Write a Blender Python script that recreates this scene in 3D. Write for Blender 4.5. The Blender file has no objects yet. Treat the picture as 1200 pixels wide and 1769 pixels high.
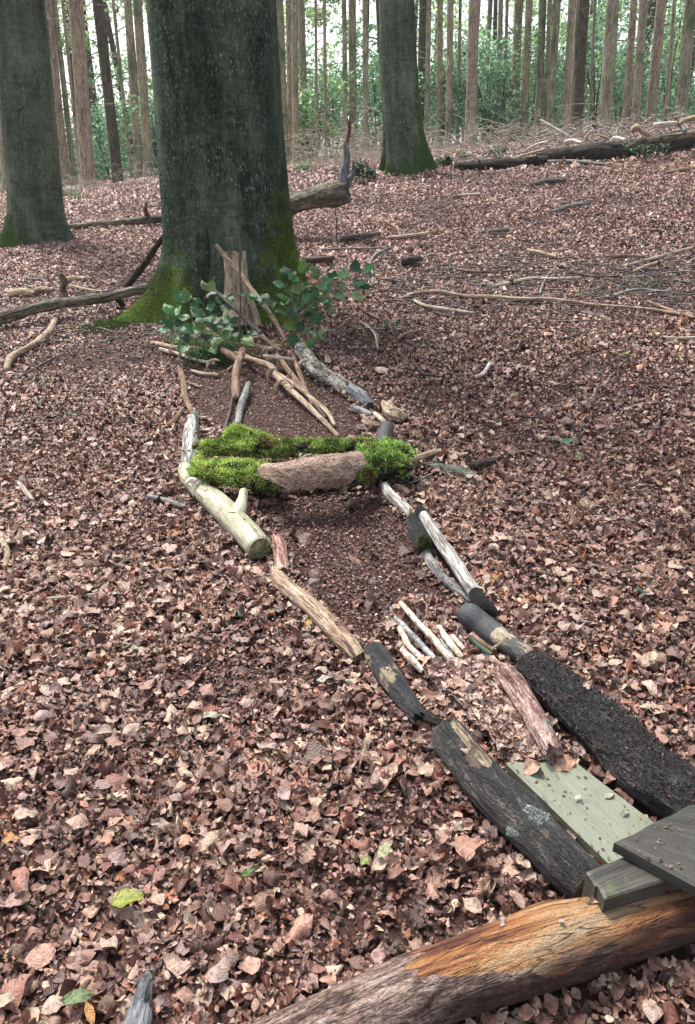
import bpy, math, random
import numpy as np
from math import radians, sin, cos, pi
from mathutils import Vector, Matrix
scene = bpy.context.scene
COL = scene.collection
RNG = np.random.default_rng(7)
random.seed(7)
# ------------------------------------------------------------------ camera, sky, sun, exposure
W0, H0, FPX, TH = 1200.0, 1769.0, 1300.0, radians(24.0)
CAMP = np.array([0.0, 0.0, 1.5])
cd = bpy.data.cameras.new("camera"); cam = bpy.data.objects.new("camera", cd); COL.objects.link(cam)
cam.location = CAMP; cam.rotation_euler = (pi/2-TH, 0, 0)
cd.sensor_fit = 'VERTICAL'; cd.sensor_height = 24.0; cd.lens = 24.0*FPX/H0
cd.clip_start = 0.05; cd.clip_end = 500
scene.camera = cam
SUN_EL, SUN_AZ = radians(58), radians(-38)       # azimuth from +Y towards +X
wd = bpy.data.worlds.new("World"); scene.world = wd; wd.use_nodes = True
nt = wd.node_tree; sky = nt.nodes.new('ShaderNodeTexSky'); sky.sky_type = 'NISHITA'; sky.sun_disc = False
sky.sun_elevation = SUN_EL; sky.sun_rotation = SUN_AZ; sky.dust_density = 3.0; sky.air_density = 1.0
hs = nt.nodes.new('ShaderNodeHueSaturation'); hs.inputs['Saturation'].default_value = .4; nt.links.new(sky.outputs[0], hs.inputs['Color'])
bg = nt.nodes['Background']; nt.links.new(hs.outputs[0], bg.inputs[0]); bg.inputs[1].default_value = 0.11
sd = bpy.data.lights.new("sun", 'SUN'); sun = bpy.data.objects.new("sun", sd); COL.objects.link(sun)
sd.energy = 2.0; sd.angle = radians(14); sd.color = (1.0, 0.95, 0.88)
sdir = Vector((sin(SUN_AZ)*cos(SUN_EL), cos(SUN_AZ)*cos(SUN_EL), sin(SUN_EL)))
sun.rotation_euler = sdir.to_track_quat('Z', 'Y').to_euler()
vs = scene.view_settings; vs.view_transform = 'Standard'; vs.look = 'None'; vs.gamma = 1.0; vs.use_curve_mapping = False
vs.exposure = 1.6
scene.cycles.max_bounces = 6; scene.cycles.diffuse_bounces = 3; scene.cycles.transparent_max_bounces = 4
scene.cycles.volume_bounces = 0; scene.cycles.volume_step_rate = 4
scene.cycles.use_denoising = True
# ------------------------------------------------------------------ numpy noise
_T = np.random.default_rng(3).random((32, 32, 32)).astype(np.float32)
def vnoise(P):
    P = np.asarray(P, float); f = np.floor(P); t = P-f; t = t*t*(3-2*t); i = f.astype(int) & 31; j = (i+1) & 31
    x0, y0, z0 = i[..., 0], i[..., 1], i[..., 2]; x1, y1, z1 = j[..., 0], j[..., 1], j[..., 2]
    a, b, c = t[..., 0], t[..., 1], t[..., 2]
    def L(u, v, w): return u*(1-w)+v*w
    return L(L(L(_T[x0, y0, z0], _T[x1, y0, z0], a), L(_T[x0, y1, z0], _T[x1, y1, z0], a), b),
             L(L(_T[x0, y0, z1], _T[x1, y0, z1], a), L(_T[x0, y1, z1], _T[x1, y1, z1], a), b), c)*2-1
def fbm(P, o=3, seed=0):
    P = np.asarray(P, float)+seed*7.31; s = 0; w = 1; tot = 0
    for k in range(o): s = s+w*vnoise(P*2**k+k*5.7); tot += w; w *= .5
    return s/tot
def smooth(a, b, x):
    t = np.clip((np.asarray(x, float)-a)/(b-a), 0, 1); return t*t*(3-2*t)
# ------------------------------------------------------------------ terrain
_ty = np.linspace(-6, 140, 1461)
_tg = np.interp(_ty, [-6, 0, 3, 6, 9, 12, 14, 17, 21, 40, 140], [-.3, 0, .22, .56, 1.02, 1.47, 1.63, 1.77, 1.9, 2.5, 4.5])
_k = np.ones(13)/13; _tg = np.convolve(np.pad(_tg, 6, mode='edge'), _k, mode='valid')
def terr(x, y):
    x = np.asarray(x, float); y = np.asarray(y, float)
    z = np.interp(y, _ty, _tg) + .09*x*np.clip(y/10, 0, 1)
    P = np.stack([x, y, np.zeros_like(x)], -1)
    return z + .035*fbm(P*.9, 2, 1)*np.clip(y/3, .3, 1) + .012*fbm(P*4.5, 2, 2)
def ray(px, py):
    x = (px-W0/2)/FPX; v = (H0/2-py)/FPX
    return np.array([x, cos(TH)+v*sin(TH), -sin(TH)+v*cos(TH)])
def P(px, py, lift=0.0):
    d = ray(px, py); prev = .2; f = lambda t: CAMP[2]+d[2]*t-float(terr(d[0]*t, d[1]*t))-lift
    t = .3
    while t < 60:
        if f(t) < 0: break
        prev = t; t *= 1.04
    lo, hi = prev, t
    for _ in range(22):
        m = (lo+hi)/2
        if f(m) < 0: hi = m
        else: lo = m
    return CAMP+d*(lo+hi)/2
def PY(px, py, Y): d = ray(px, py); return CAMP+d*(Y/d[1])
def PZ(px, py, z): d = ray(px, py); return CAMP+d*((z-CAMP[2])/d[2])
FWD = np.array([0, cos(TH), -sin(TH)]); UPV = np.array([0, sin(TH), cos(TH)])
def mpp(p): return float(np.dot(np.asarray(p)-CAMP, FWD))/FPX      # metres for one photo pixel at p
def proj(X):
    q = X-CAMP; dz = q@FWD; return W0/2+FPX*q[:, 0]/dz, H0/2-FPX*(q@UPV)/dz, dz
# ------------------------------------------------------------------ mesh builder
class MB:
    def __init__(s): s.V = []; s.Q = []; s.T = []; s.L = []; s.C = []; s.M = []; s.U = []; s.qm = []; s.tm = []; s.n = 0
    def add(s, V, Q=None, T=None, loc=None, col=None, mask=None, uv=None, mat=0):
        V = np.asarray(V, float); n = len(V)
        s.V.append(V)
        s.L.append(np.zeros((n, 3)) if loc is None else loc)
        s.C.append(np.ones((n, 3)) if col is None else np.broadcast_to(col, (n, 3)))
        s.M.append(np.zeros(n) if mask is None else mask)
        s.U.append(np.zeros((n, 2)) if uv is None else uv)
        if Q is not None and len(Q): s.Q.append(np.asarray(Q, int)+s.n); s.qm.append(np.full(len(Q), mat))
        if T is not None and len(T): s.T.append(np.asarray(T, int)+s.n); s.tm.append(np.full(len(T), mat))
        s.n += n; return s
    def build(s, name, mats, parent=None, origin=None, smooth_=True):
        V = np.concatenate(s.V); Q = np.concatenate(s.Q) if s.Q else np.zeros((0, 4), int); T = np.concatenate(s.T) if s.T else np.zeros((0, 3), int)
        if origin is None: origin = np.array([(V[:, 0].min()+V[:, 0].max())/2, (V[:, 1].min()+V[:, 1].max())/2, V[:, 2].min()])
        origin = np.asarray(origin, float)
        me = bpy.data.meshes.new(name)
        me.vertices.add(len(V)); me.vertices.foreach_set('co', (V-origin).astype(np.float32).ravel())
        nl = Q.size+T.size; me.loops.add(nl)
        me.loops.foreach_set('vertex_index', np.concatenate([Q.ravel(), T.ravel()]).astype(np.int32))
        nf = len(Q)+len(T); me.polygons.add(nf)
        ls = np.concatenate([np.arange(len(Q))*4, Q.size+np.arange(len(T))*3]).astype(np.int32)
        me.polygons.foreach_set('loop_start', ls)
        try: me.polygons.foreach_set('loop_total', np.concatenate([np.full(len(Q), 4), np.full(len(T), 3)]).astype(np.int32))
        except Exception: pass
        mi = np.concatenate((s.qm or [np.zeros(0)])+(s.tm or [np.zeros(0)])).astype(np.int32)
        me.polygons.foreach_set('material_index', mi)
        me.polygons.foreach_set('use_smooth', np.full(nf, smooth_))
        a = me.attributes.new('lc', 'FLOAT_VECTOR', 'POINT'); a.data.foreach_set('vector', np.concatenate(s.L).astype(np.float32).ravel())
        c = np.concatenate(s.C); c = np.concatenate([c, np.ones((len(c), 1))], 1)
        a = me.attributes.new('col', 'FLOAT_COLOR', 'POINT'); a.data.foreach_set('color', c.astype(np.float32).ravel())
        a = me.attributes.new('mask', 'FLOAT', 'POINT'); a.data.foreach_set('value', np.concatenate(s.M).astype(np.float32))
        u = np.concatenate(s.U)
        if np.abs(u).max() > 0:
            a = me.attributes.new('leafuv', 'FLOAT2', 'POINT'); a.data.foreach_set('vector', u.astype(np.float32).ravel())
        me.update(calc_edges=True)
        for m in (mats if isinstance(mats, (list, tuple)) else [mats]): me.materials.append(m)
        o = bpy.data.objects.new(name, me); COL.objects.link(o); o.location = origin
        if parent is not None: o.parent = parent; o.location = Vector(origin)-parent.location
        return o
def tag(o, label=None, cat=None, group=None, kind=None):
    if label: o['label'] = label
    if cat: o['category'] = cat
    if group: o['group'] = group
    if kind: o['kind'] = kind
    return o
def empty(name, loc):
    o = bpy.data.objects.new(name, None); COL.objects.link(o); o.location = Vector([float(a) for a in loc]); o.empty_display_size = .1; return o
# ------------------------------------------------------------------ materials
def newmat(name):
    m = bpy.data.materials.new(name); m.use_nodes = True; n = m.node_tree; b = n.nodes['Principled BSDF']
    b.inputs['Specular IOR Level'].default_value = .3
    return m, n, b
def N(n, t, **k):
    x = n.nodes.new(t)
    for a, v in k.items(): setattr(x, a, v)
    return x
def ramp(n, src, stops):
    r = n.nodes.new('ShaderNodeValToRGB'); e = r.color_ramp.elements
    while len(e) < len(stops): e.new(.5)
    for i, (p, c) in enumerate(stops): e[i].position = p; e[i].color = (*c, 1) if len(c) == 3 else c
    n.links.new(src, r.inputs[0]); return r.outputs[0]
def noise(n, vec, scale, detail=5, rough=.6, dist=0.0, st=(1, 1, 1)):
    mp = n.nodes.new('ShaderNodeMapping'); mp.inputs['Scale'].default_value = st; n.links.new(vec, mp.inputs[0])
    x = n.nodes.new('ShaderNodeTexNoise'); x.inputs['Scale'].default_value = scale; x.inputs['Detail'].default_value = detail
    x.inputs['Roughness'].default_value = rough; x.inputs['Distortion'].default_value = dist
    n.links.new(mp.outputs[0], x.inputs['Vector']); return x.outputs['Fac']
def mixc(n, fac, a, b, mode='MIX'):
    x = n.nodes.new('ShaderNodeMix'); x.data_type = 'RGBA'; x.blend_type = mode
    for s, v in ((0, fac), (6, a), (7, b)):
        if hasattr(v, 'links') or isinstance(v, bpy.types.NodeSocket): n.links.new(v, x.inputs[s])
        else: x.inputs[s].default_value = v if s == 0 else ((*v, 1) if len(v) == 3 else v)
    return x.outputs[2]
def math_(n, op, a, b=None, clamp=False):
    x = n.nodes.new('ShaderNodeMath'); x.operation = op; x.use_clamp = clamp
    for i, v in enumerate((a, b)):
        if v is None: continue
        if isinstance(v, bpy.types.NodeSocket): n.links.new(v, x.inputs[i])
        else: x.inputs[i].default_value = v
    return x.outputs[0]
def attr(n, name, out='Vector'):
    a = n.nodes.new('ShaderNodeAttribute'); a.attribute_name = name; return a.outputs[out]
def bump(n, b, h, strength=.5, dist=.01):
    x = n.nodes.new('ShaderNodeBump'); x.inputs['Strength'].default_value = strength; x.inputs['Distance'].default_value = dist
    n.links.new(h, x.inputs['Height']); n.links.new(x.outputs[0], b.inputs['Normal'])
_wc = {}
def wood(name, stops, scale=30, stretch=.15, rough=.75, bs=.6, bd=.006, patch=None, patch2=None, maskset=None, spec=.3, detail=6, tint=False, mstretch=None, con=3.0, cracks=1):
    """bark or bare wood: a colour ramp over noise stretched along the grain, blotches of other colours, optional second set by mask"""
    m, n, b = newmat(name); lc = attr(n, 'lc')
    f = noise(n, lc, scale*1.3, detail, .7, .5, (1, 1, stretch))
    f2 = noise(n, lc, scale*5, 4, .65, 0, (1, 1, stretch*1.6))
    f3 = noise(n, lc, scale*.3, 3, .6, .3, (1, 1, max(stretch, .3)))
    g0 = math_(n, 'ADD', math_(n, 'ADD', math_(n, 'MULTIPLY', f, .5), math_(n, 'MULTIPLY', f2, .32)), math_(n, 'MULTIPLY', f3, .18))
    g = math_(n, 'ADD', math_(n, 'MULTIPLY', math_(n, 'SUBTRACT', g0, .5), con), .5)
    cr = math_(n, 'ABSOLUTE', math_(n, 'SUBTRACT', noise(n, lc, scale*1.1, 3, .55, .25, (1, 1, stretch*.3)), .5))
    crk = ramp(n, cr, [(.0, (0, 0, 0)), (.022, (1, 1, 1))])
    c = ramp(n, g, stops)
    if maskset:
        gm = g
        if mstretch: gm = math_(n, 'ADD', math_(n, 'MULTIPLY', math_(n, 'SUBTRACT', math_(n, 'ADD', math_(n, 'MULTIPLY', noise(n, lc, scale*.8, 7, .7, .6, (1, 1, mstretch)), .65), math_(n, 'MULTIPLY', noise(n, lc, 7, 4, .6, .4, (1, 1, .4)), .35)), .5), 2.6), .5)
        c2 = ramp(n, gm, maskset)
        mk = math_(n, 'ADD', attr(n, 'mask', 'Fac'), math_(n, 'MULTIPLY', math_(n, 'SUBTRACT', noise(n, lc, 22, 5, .7, 0, (1, 1, .35)), .5), 1.3))
        c = mixc(n, ramp(n, mk, [(.45, (0, 0, 0)), (.56, (1, 1, 1))]), c, c2)
    for p in (patch, patch2):
        if p:
            col, sc, th, wd_ = p
            pf = ramp(n, noise(n, lc, sc, 6, .68, .6, (1, 1, .55)), [(th, (0, 0, 0)), (th+wd_, (1, 1, 1))])
            c = mixc(n, pf, c, mixc(n, f2, tuple(v*.6 for v in col), tuple(min(1, v*1.3) for v in col)))
    if tint: c = mixc(n, 1.0, c, attr(n, 'col', 'Color'), 'MULTIPLY')
    if cracks: c = mixc(n, crk, mixc(n, 1.0, c, (.3, .27, .25), 'MULTIPLY'), c)
    n.links.new(c, b.inputs['Base Color']); b.inputs['Roughness'].default_value = rough; b.inputs['Specular IOR Level'].default_value = spec
    bump(n, b, math_(n, 'ADD', g, math_(n, 'MULTIPLY', crk, .35)), min(1, bs*1.3), bd*1.5)
    return m
def leafmat(name, rough=.55, trans=.25, veins=True, spec=.35, bumpd=.002):
    m, n, b = newmat(name); c = attr(n, 'col', 'Color'); geo = N(n, 'ShaderNodeNewGeometry')
    lc = attr(n, 'lc')
    v = noise(n, lc, 110, 6, .75, .3)
    c1 = mixc(n, 1.0, c, ramp(n, v, [(.34, (.35, .3, .28)), (.47, (.9, .88, .86)), (.56, (1.1, 1.08, 1.05)), (.68, (1.7, 1.65, 1.6))]), 'MULTIPLY')
    if veins:
        uv = attr(n, 'leafuv'); sp = N(n, 'ShaderNodeSeparateXYZ'); n.links.new(uv, sp.inputs[0])
        av = math_(n, 'ABSOLUTE', sp.outputs[1])
        ph = math_(n, 'SUBTRACT', math_(n, 'MULTIPLY', sp.outputs[0], 60.0), math_(n, 'MULTIPLY', av, 22.0))
        w = math_(n, 'SINE', ph)
        mid = math_(n, 'LESS_THAN', av, .06)
        h = math_(n, 'ADD', math_(n, 'MULTIPLY', w, .5), math_(n, 'MULTIPLY', mid, 1.5))
        c1 = mixc(n, math_(n, 'MULTIPLY', math_(n, 'ADD', math_(n, 'MULTIPLY', w, .5), .5), .04), c1, mixc(n, 1.0, c1, (.55, .5, .45), 'MULTIPLY'))
        bump(n, b, math_(n, 'ADD', h, math_(n, 'MULTIPLY', v, 4.0)), .4, bumpd)
    n.links.new(c1, b.inputs['Base Color']); b.inputs['Roughness'].default_value = rough; b.inputs['Specular IOR Level'].default_value = spec
    if trans > 0:
        out = n.nodes['Material Output']; tr = N(n, 'ShaderNodeBsdfTranslucent'); n.links.new(c1, tr.inputs[0])
        mx = N(n, 'ShaderNodeMixShader'); mx.inputs[0].default_value = trans
        n.links.new(b.outputs[0], mx.inputs[1]); n.links.new(tr.outputs[0], mx.inputs[2]); n.links.new(mx.outputs[0], out.inputs[0])
    return m
M_leaf = leafmat('dry_leaf', .42, .12, spec=.5)
M_leaf_far = leafmat('dry_leaf_far', .55, .1, False)
M_green = leafmat('fresh_leaf', .32, .35, True, .6)
M_foliage = leafmat('foliage_leaf', .6, .6, False, .2)
M_moss = leafmat('moss_strand', .7, .25, False, .2)
M_grass = leafmat('grass_blade', .5, .3, False, .3)
m, n, b = newmat('forest_soil'); geo = N(n, 'ShaderNodeNewGeometry'); pos = geo.outputs['Position']
f = noise(n, pos, 45, 8, .75); f2 = noise(n, pos, 6, 4)
c = ramp(n, f, [(.3, (.012, .006, .005)), (.48, (.04, .018, .014)), (.6, (.085, .04, .03)), (.72, (.17, .09, .065))])
far = N(n, 'ShaderNodeSeparateXYZ'); n.links.new(pos, far.inputs[0])
n.links.new(c, b.inputs['Base Color']); b.inputs['Roughness'].default_value = .9; bump(n, b, f, 1.0, .012); M_soil = m
# barks and woods
K = (0.012, 0.013, 0.014)
M_spruce = [wood('spruce_bark', [(.3, (.22, .17, .11)), (.5, (.44, .36, .25)), (.7, (.58, .50, .38))], 26, .25, .9, .8, .01, ((.15, .18, .10), 2.2, .5, .15)),
            wood('spruce_bark_reddish', [(.3, (.20, .145, .10)), (.5, (.42, .32, .23)), (.7, (.56, .45, .34))], 24, .3, .9, .8, .01, ((.2, .17, .12), 2, .56, .15)),
            wood('spruce_bark_green', [(.3, (.16, .145, .09)), (.5, (.34, .31, .205)), (.7, (.5, .45, .33))], 26, .25, .9, .8, .01, ((.10, .15, .05), 2.5, .5, .15)),
            wood('spruce_bark_dark', [(.3, (.045, .035, .03)), (.5, (.10, .075, .055)), (.7, (.18, .14, .1))], 26, .25, .9, .8, .01, ((.10, .12, .06), 2.5, .5, .15))]
M_twig_pale = wood('dead_twig_pale', [(.3, (.22, .18, .14)), (.6, (.5, .43, .35))], 40, .2, .8, .3, .002)
M_twig_dark = wood('dead_twig_dark', [(.3, (.03, .022, .022)), (.6, (.12, .09, .08))], 60, .2, .8, .4, .002)
M_twig_brown = wood('twig_brown', [(.3, (.07, .04, .028)), (.5, (.17, .10, .065)), (.7, (.33, .22, .15))], 70, .15, .75, .5, .002)
M_twig_tan = wood('twig_tan', [(.3, (.15, .10, .07)), (.5, (.34, .25, .17)), (.7, (.5, .4, .3))], 60, .15, .75, .5, .002, ((.08, .05, .035), 30, .6, .08))
M_twig_grey = wood('twig_grey', [(.3, (.06, .06, .06)), (.5, (.17, .17, .165)), (.7, (.34, .33, .31))], 60, .15, .75, .5, .002, ((.25, .27, .2), 25, .58, .08))
M_litter_twig = wood('mixed_fallen_twigs', [(.3, (.03, .025, .027)), (.5, (.11, .09, .085)), (.65, (.27, .23, .20)), (.8, (.46, .41, .36))], 8, .8, .8, .3, .002)
M_brush = wood('mixed_brush', [(.25, (.06, .05, .045)), (.45, (.24, .20, .165)), (.62, (.5, .44, .37)), (.8, (.66, .6, .52))], 9, .9, .8, .3, .002)
M_white = wood('white_twig', [(.3, (.3, .26, .22)), (.6, (.66, .6, .53))], 50, .2, .75, .3, .002)
M_fork = wood('smooth_pale_green_wood', [(.25, (.25, .24, .15)), (.5, (.40, .385, .27)), (.75, (.52, .50, .38))], 14, .3, .6, .3, .004, ((.16, .17, .11), 9, .6, .12), spec=.4)
M_forkcut = wood('weathered_saw_cut', [(.3, (.10, .10, .05)), (.5, (.19, .19, .105)), (.7, (.3, .28, .17))], 22, 1, .8, .6, .004)
M_bent = wood('peeled_brown_wood', [(.28, (.08, .045, .03)), (.45, (.26, .17, .11)), (.6, (.42, .31, .21)), (.78, (.55, .44, .33))], 32, .12, .6, .9, .006, ((.18, .09, .07), 12, .6, .08))
M_red = wood('reddish_peeled_wood', [(.3, (.12, .05, .045)), (.5, (.30, .16, .13)), (.7, (.52, .38, .30))], 36, .15, .65, .8, .005)
M_char = wood('charred_wood', [(.3, (.005, .006, .007)), (.52, (.018, .019, .022)), (.72, (.05, .05, .052))], 40, .3, .55, 1.0, .008, ((.36, .30, .19), 9, .545, .05), ((.10, .06, .04), 26, .64, .05), spec=.5)
M_charlog = wood('charred_log_bark', [(.3, (.005, .005, .006)), (.5, (.018, .018, .02)), (.68, (.05, .046, .044)), (.85, (.16, .13, .11))], 34, .35, .55, 1.0, .009, ((.13, .09, .065), 16, .58, .05), ((.25, .30, .28), 5.0, .68, .03), maskset=[(.3, (.14, .10, .06)), (.5, (.34, .27, .17)), (.7, (.5, .42, .28))], spec=.5)
M_compost = wood('blackened_crumbly_log', [(.3, (.004, .004, .005)), (.52, (.014, .013, .015)), (.68, (.04, .037, .04)), (.85, (.15, .145, .15))], 42, .5, .5, 1.0, .016, ((.07, .04, .03), 24, .60, .04), ((.16, .16, .165), 4.5, .66, .05), spec=.6)
M_slate = wood('smooth_dark_grey_wood', [(.3, (.022, .024, .027)), (.6, (.05, .052, .056))], 60, .6, .6, .4, .003, ((.3, .24, .16), 9, .66, .05), maskset=[(.3, (.12, .09, .06)), (.5, (.3, .24, .16)), (.7, (.42, .35, .25))], spec=.5)
M_silver = wood('silvery_peeled_wood', [(.28, (.10, .09, .075)), (.45, (.28, .26, .23)), (.62, (.55, .55, .54)), (.8, (.72, .72, .72))], 24, .1, .5, .6, .004, ((.25, .19, .12), 8, .6, .06), spec=.5)
M_blacktip = wood('burnt_tip', [(.3, (.004, .004, .004)), (.7, (.015, .014, .014))], 60, .6, .6, 1, .008)
M_birch = wood('birch_stick_bark', [(.3, (.34, .25, .18)), (.5, (.58, .48, .38)), (.7, (.75, .68, .58))], 26, 1.2, .65, .4, .002, ((.10, .06, .045), 60, .66, .04))
M_birchgrey = wood('grey_stick_bark', [(.3, (.13, .13, .13)), (.5, (.27, .28, .28)), (.7, (.42, .42, .41))], 26, 1.2, .65, .4, .002, ((.06, .045, .04), 60, .64, .04))
M_flaky = wood('flaky_rotten_bark', [(.3, (.05, .045, .04)), (.46, (.2, .18, .155)), (.6, (.42, .39, .345)), (.78, (.62, .58, .52))], 24, .5, .8, 1.0, .012, ((.07, .05, .04), 14, .58, .04))
M_rotten = wood('rotten_pale_stump_wood', [(.2, (.10, .07, .045)), (.42, (.30, .225, .15)), (.6, (.46, .365, .25)), (.78, (.56, .46, .34))], 30, .12, .85, 1.0, .01, ((.09, .05, .035), 7, .6, .08))
M_chunk = wood('fresh_split_wood', [(.3, (.22, .15, .09)), (.5, (.46, .35, .23)), (.7, (.62, .5, .36))], 22, .25, .7, .9, .008, ((.12, .07, .045), 18, .62, .05))
M_barkgrey = wood('bark_slab_grey_green', [(.3, (.05, .055, .045)), (.5, (.15, .165, .13)), (.7, (.26, .27, .22))], 30, .2, .85, 1.0, .01)
M_darkrot = wood('dark_rotten_wood', [(.3, (.012, .01, .009)), (.5, (.035, .028, .023)), (.7, (.09, .07, .055))], 26, .35, .85, 1.0, .012)
M_pink = wood('pinkish_bark_slab', [(.28, (.16, .08, .07)), (.45, (.36, .22, .19)), (.6, (.50, .35, .31)), (.78, (.62, .5, .45))], 26, .4, .75, 1.0, .01, ((.26, .28, .24), 9, .62, .05))
M_fallen = wood('weathered_fallen_log', [(.28, (.04, .032, .024)), (.45, (.13, .11, .08)), (.6, (.26, .22, .17)), (.78, (.4, .36, .3))], 18, .15, .85, 1.0, .014, ((.09, .11, .05), 5, .56, .1))
M_snag = wood('grey_snag_wood', [(.3, (.05, .05, .055)), (.5, (.14, .145, .155)), (.7, (.28, .29, .31))], 20, .2, .8, .8, .01, maskset=[(.3, (.07, .03, .02)), (.6, (.2, .1, .07))])
M_big = wood('foreground_log', [(.28, (.05, .028, .022)), (.45, (.17, .105, .085)), (.60, (.32, .22, .18)), (.8, (.5, .4, .34))], 34, .35, .7, 1.0, .01,
             ((.05, .03, .028), 12, .62, .06), maskset=[(.18, (.045, .015, .01)), (.36, (.17, .05, .02)), (.50, (.38, .165, .055)), (.63, (.48, .29, .14)), (.76, (.38, .28, .18)), (.9, (.24, .085, .03))], spec=.45, tint=True, mstretch=.07)
M_bigdark = wood('wet_dark_underside_bark', [(.3, (.02, .012, .01)), (.55, (.06, .035, .028)), (.75, (.14, .09, .07))], 34, .35, .65, 1.0, .01)
def plankmat(name, stops, scale=16, bs=.5, rough=.7, spec=.3, patch=None):
    return wood(name, stops, scale, .03, rough, bs, .002, patch, spec=spec, con=2.0 if 'green' not in name else 1.5, cracks=0)
M_board = plankmat('pale_green_weathered_board', [(.2, (.13, .135, .10)), (.5, (.185, .20, .15)), (.8, (.245, .26, .205))], 90, .4, .8, patch=((.11, .13, .085), 7, .52, .2))
M_plank = plankmat('dark_grey_plank', [(.2, (.016, .015, .012)), (.5, (.038, .036, .03)), (.8, (.085, .082, .07))], 90, .5, .6, .4, ((.09, .09, .08), 11, .56, .12))
M_beam = plankmat('dark_wet_beam', [(.2, (.014, .013, .010)), (.5, (.04, .038, .03)), (.8, (.11, .105, .085))], 70, .5, .5, .5, ((.10, .12, .04), 8, .62, .06))
M_slat = plankmat('green_painted_slat', [(.3, (.03, .055, .035)), (.6, (.075, .12, .08))], 40, .5, .7)
M_metal, n, b = newmat('dull_screw_metal'); b.inputs['Base Color'].default_value = (.35, .35, .34, 1); b.inputs['Metallic'].default_value = .8; b.inputs['Roughness'].default_value = .5
# bark shell with fine raised dashes
m, n, b = newmat('dashed_pink_bark'); lc = attr(n, 'lc')
f = noise(n, lc, 26, 6, .7, .3, (1, 1, .5)); d = noise(n, lc, 230, 4, .7, .8, (1, 1, .42))
c = ramp(n, f, [(.36, (.16, .10, .07)), (.5, (.33, .225, .165)), (.64, (.46, .34, .265))])
dk = ramp(n, d, [(.44, (1, 1, 1)), (.50, (0, 0, 0))])
c = mixc(n, dk, c, (.06, .04, .035)); n.links.new(c, b.inputs['Base Color']); b.inputs['Roughness'].default_value = .8; bump(n, b, d, .8, .004); M_dash = m
# beech bark: smooth grey-green with pale flecks, moss by mask
def beechbark(name, stops, mosscol, fleck):
    m, n, b = newmat(name); lc = attr(n, 'lc')
    f = noise(n, lc, 3.2, 7, .62, .3, (1, 1, .4)); f2 = noise(n, lc, 40, 5, .7, 0, (1, 1, .45)); f3 = noise(n, lc, 85, 3, .6, 0, (1, 1, .4))
    streak = noise(n, lc, 11, 5, .7, .2, (1, 1, .08)); hz = noise(n, lc, 14, 4, .6, .3, (.25, .25, 2.0))
    g = math_(n, 'ADD', math_(n, 'ADD', math_(n, 'MULTIPLY', f, .45), math_(n, 'MULTIPLY', f2, .25)), math_(n, 'ADD', math_(n, 'MULTIPLY', streak, .2), math_(n, 'MULTIPLY', hz, .1)))
    g = math_(n, 'ADD', math_(n, 'MULTIPLY', math_(n, 'SUBTRACT', g, .5), 2.0), .5)
    c = ramp(n, g, stops)
    fl = math_(n, 'MULTIPLY', ramp(n, f3, [(.58, (0, 0, 0)), (.66, (1, 1, 1))]), ramp(n, noise(n, lc, 2.2, 3), [(.42, (.15, .15, .15)), (.6, (1, 1, 1))]))
    c = mixc(n, fl, c, fleck)
    lich = ramp(n, noise(n, lc, 6.5, 6, .7, .5), [(.56, (0, 0, 0)), (.66, (.32, .32, .32))])
    c = mixc(n, lich, c, mixc(n, f2, tuple(v*.35 for v in fleck), tuple(v*.8 for v in fleck)))
    scar = ramp(n, math_(n, 'ABSOLUTE', math_(n, 'SUBTRACT', noise(n, lc, 5, 4, .6, .5, (.5, .5, 2.6)), .5)), [(0, (0, 0, 0)), (.012, (1, 1, 1))])
    c = mixc(n, scar, mixc(n, 1.0, c, (.35, .38, .35), 'MULTIPLY'), c)
    mk = math_(n, 'ADD', attr(n, 'mask', 'Fac'), math_(n, 'MULTIPLY', math_(n, 'SUBTRACT', noise(n, lc, 9, 6, .75), .5), 1.6))
    mc = ramp(n, noise(n, lc, 60, 4, .7), [(.3, tuple(v*.35 for v in mosscol)), (.55, mosscol), (.75, tuple(v*1.7 for v in mosscol))])
    mm = ramp(n, mk, [(.42, (0, 0, 0)), (.62, (1, 1, 1))])
    c = mixc(n, mm, c, mc); n.links.new(c, b.inputs['Base Color']); b.inputs['Roughness'].default_value = .9; b.inputs['Specular IOR Level'].default_value = .08
    bump(n, b, math_(n, 'ADD', math_(n, 'ADD', f2, math_(n, 'MULTIPLY', hz, .6)), math_(n, 'MULTIPLY', mm, f3)), .9, .02); return m
M_beech = beechbark('beech_bark', [(.26, (.006, .012, .007)), (.44, (.026, .042, .026)), (.60, (.075, .10, .066)), (.8, (.18, .205, .155))], (.085, .13, .02), (.22, .26, .24))
M_beech2 = beechbark('beech_bark_pale', [(.26, (.02, .028, .018)), (.44, (.06, .076, .05)), (.60, (.13, .15, .105)), (.78, (.21, .235, .18))], (.05, .09, .02), (.22, .25, .2))
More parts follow.
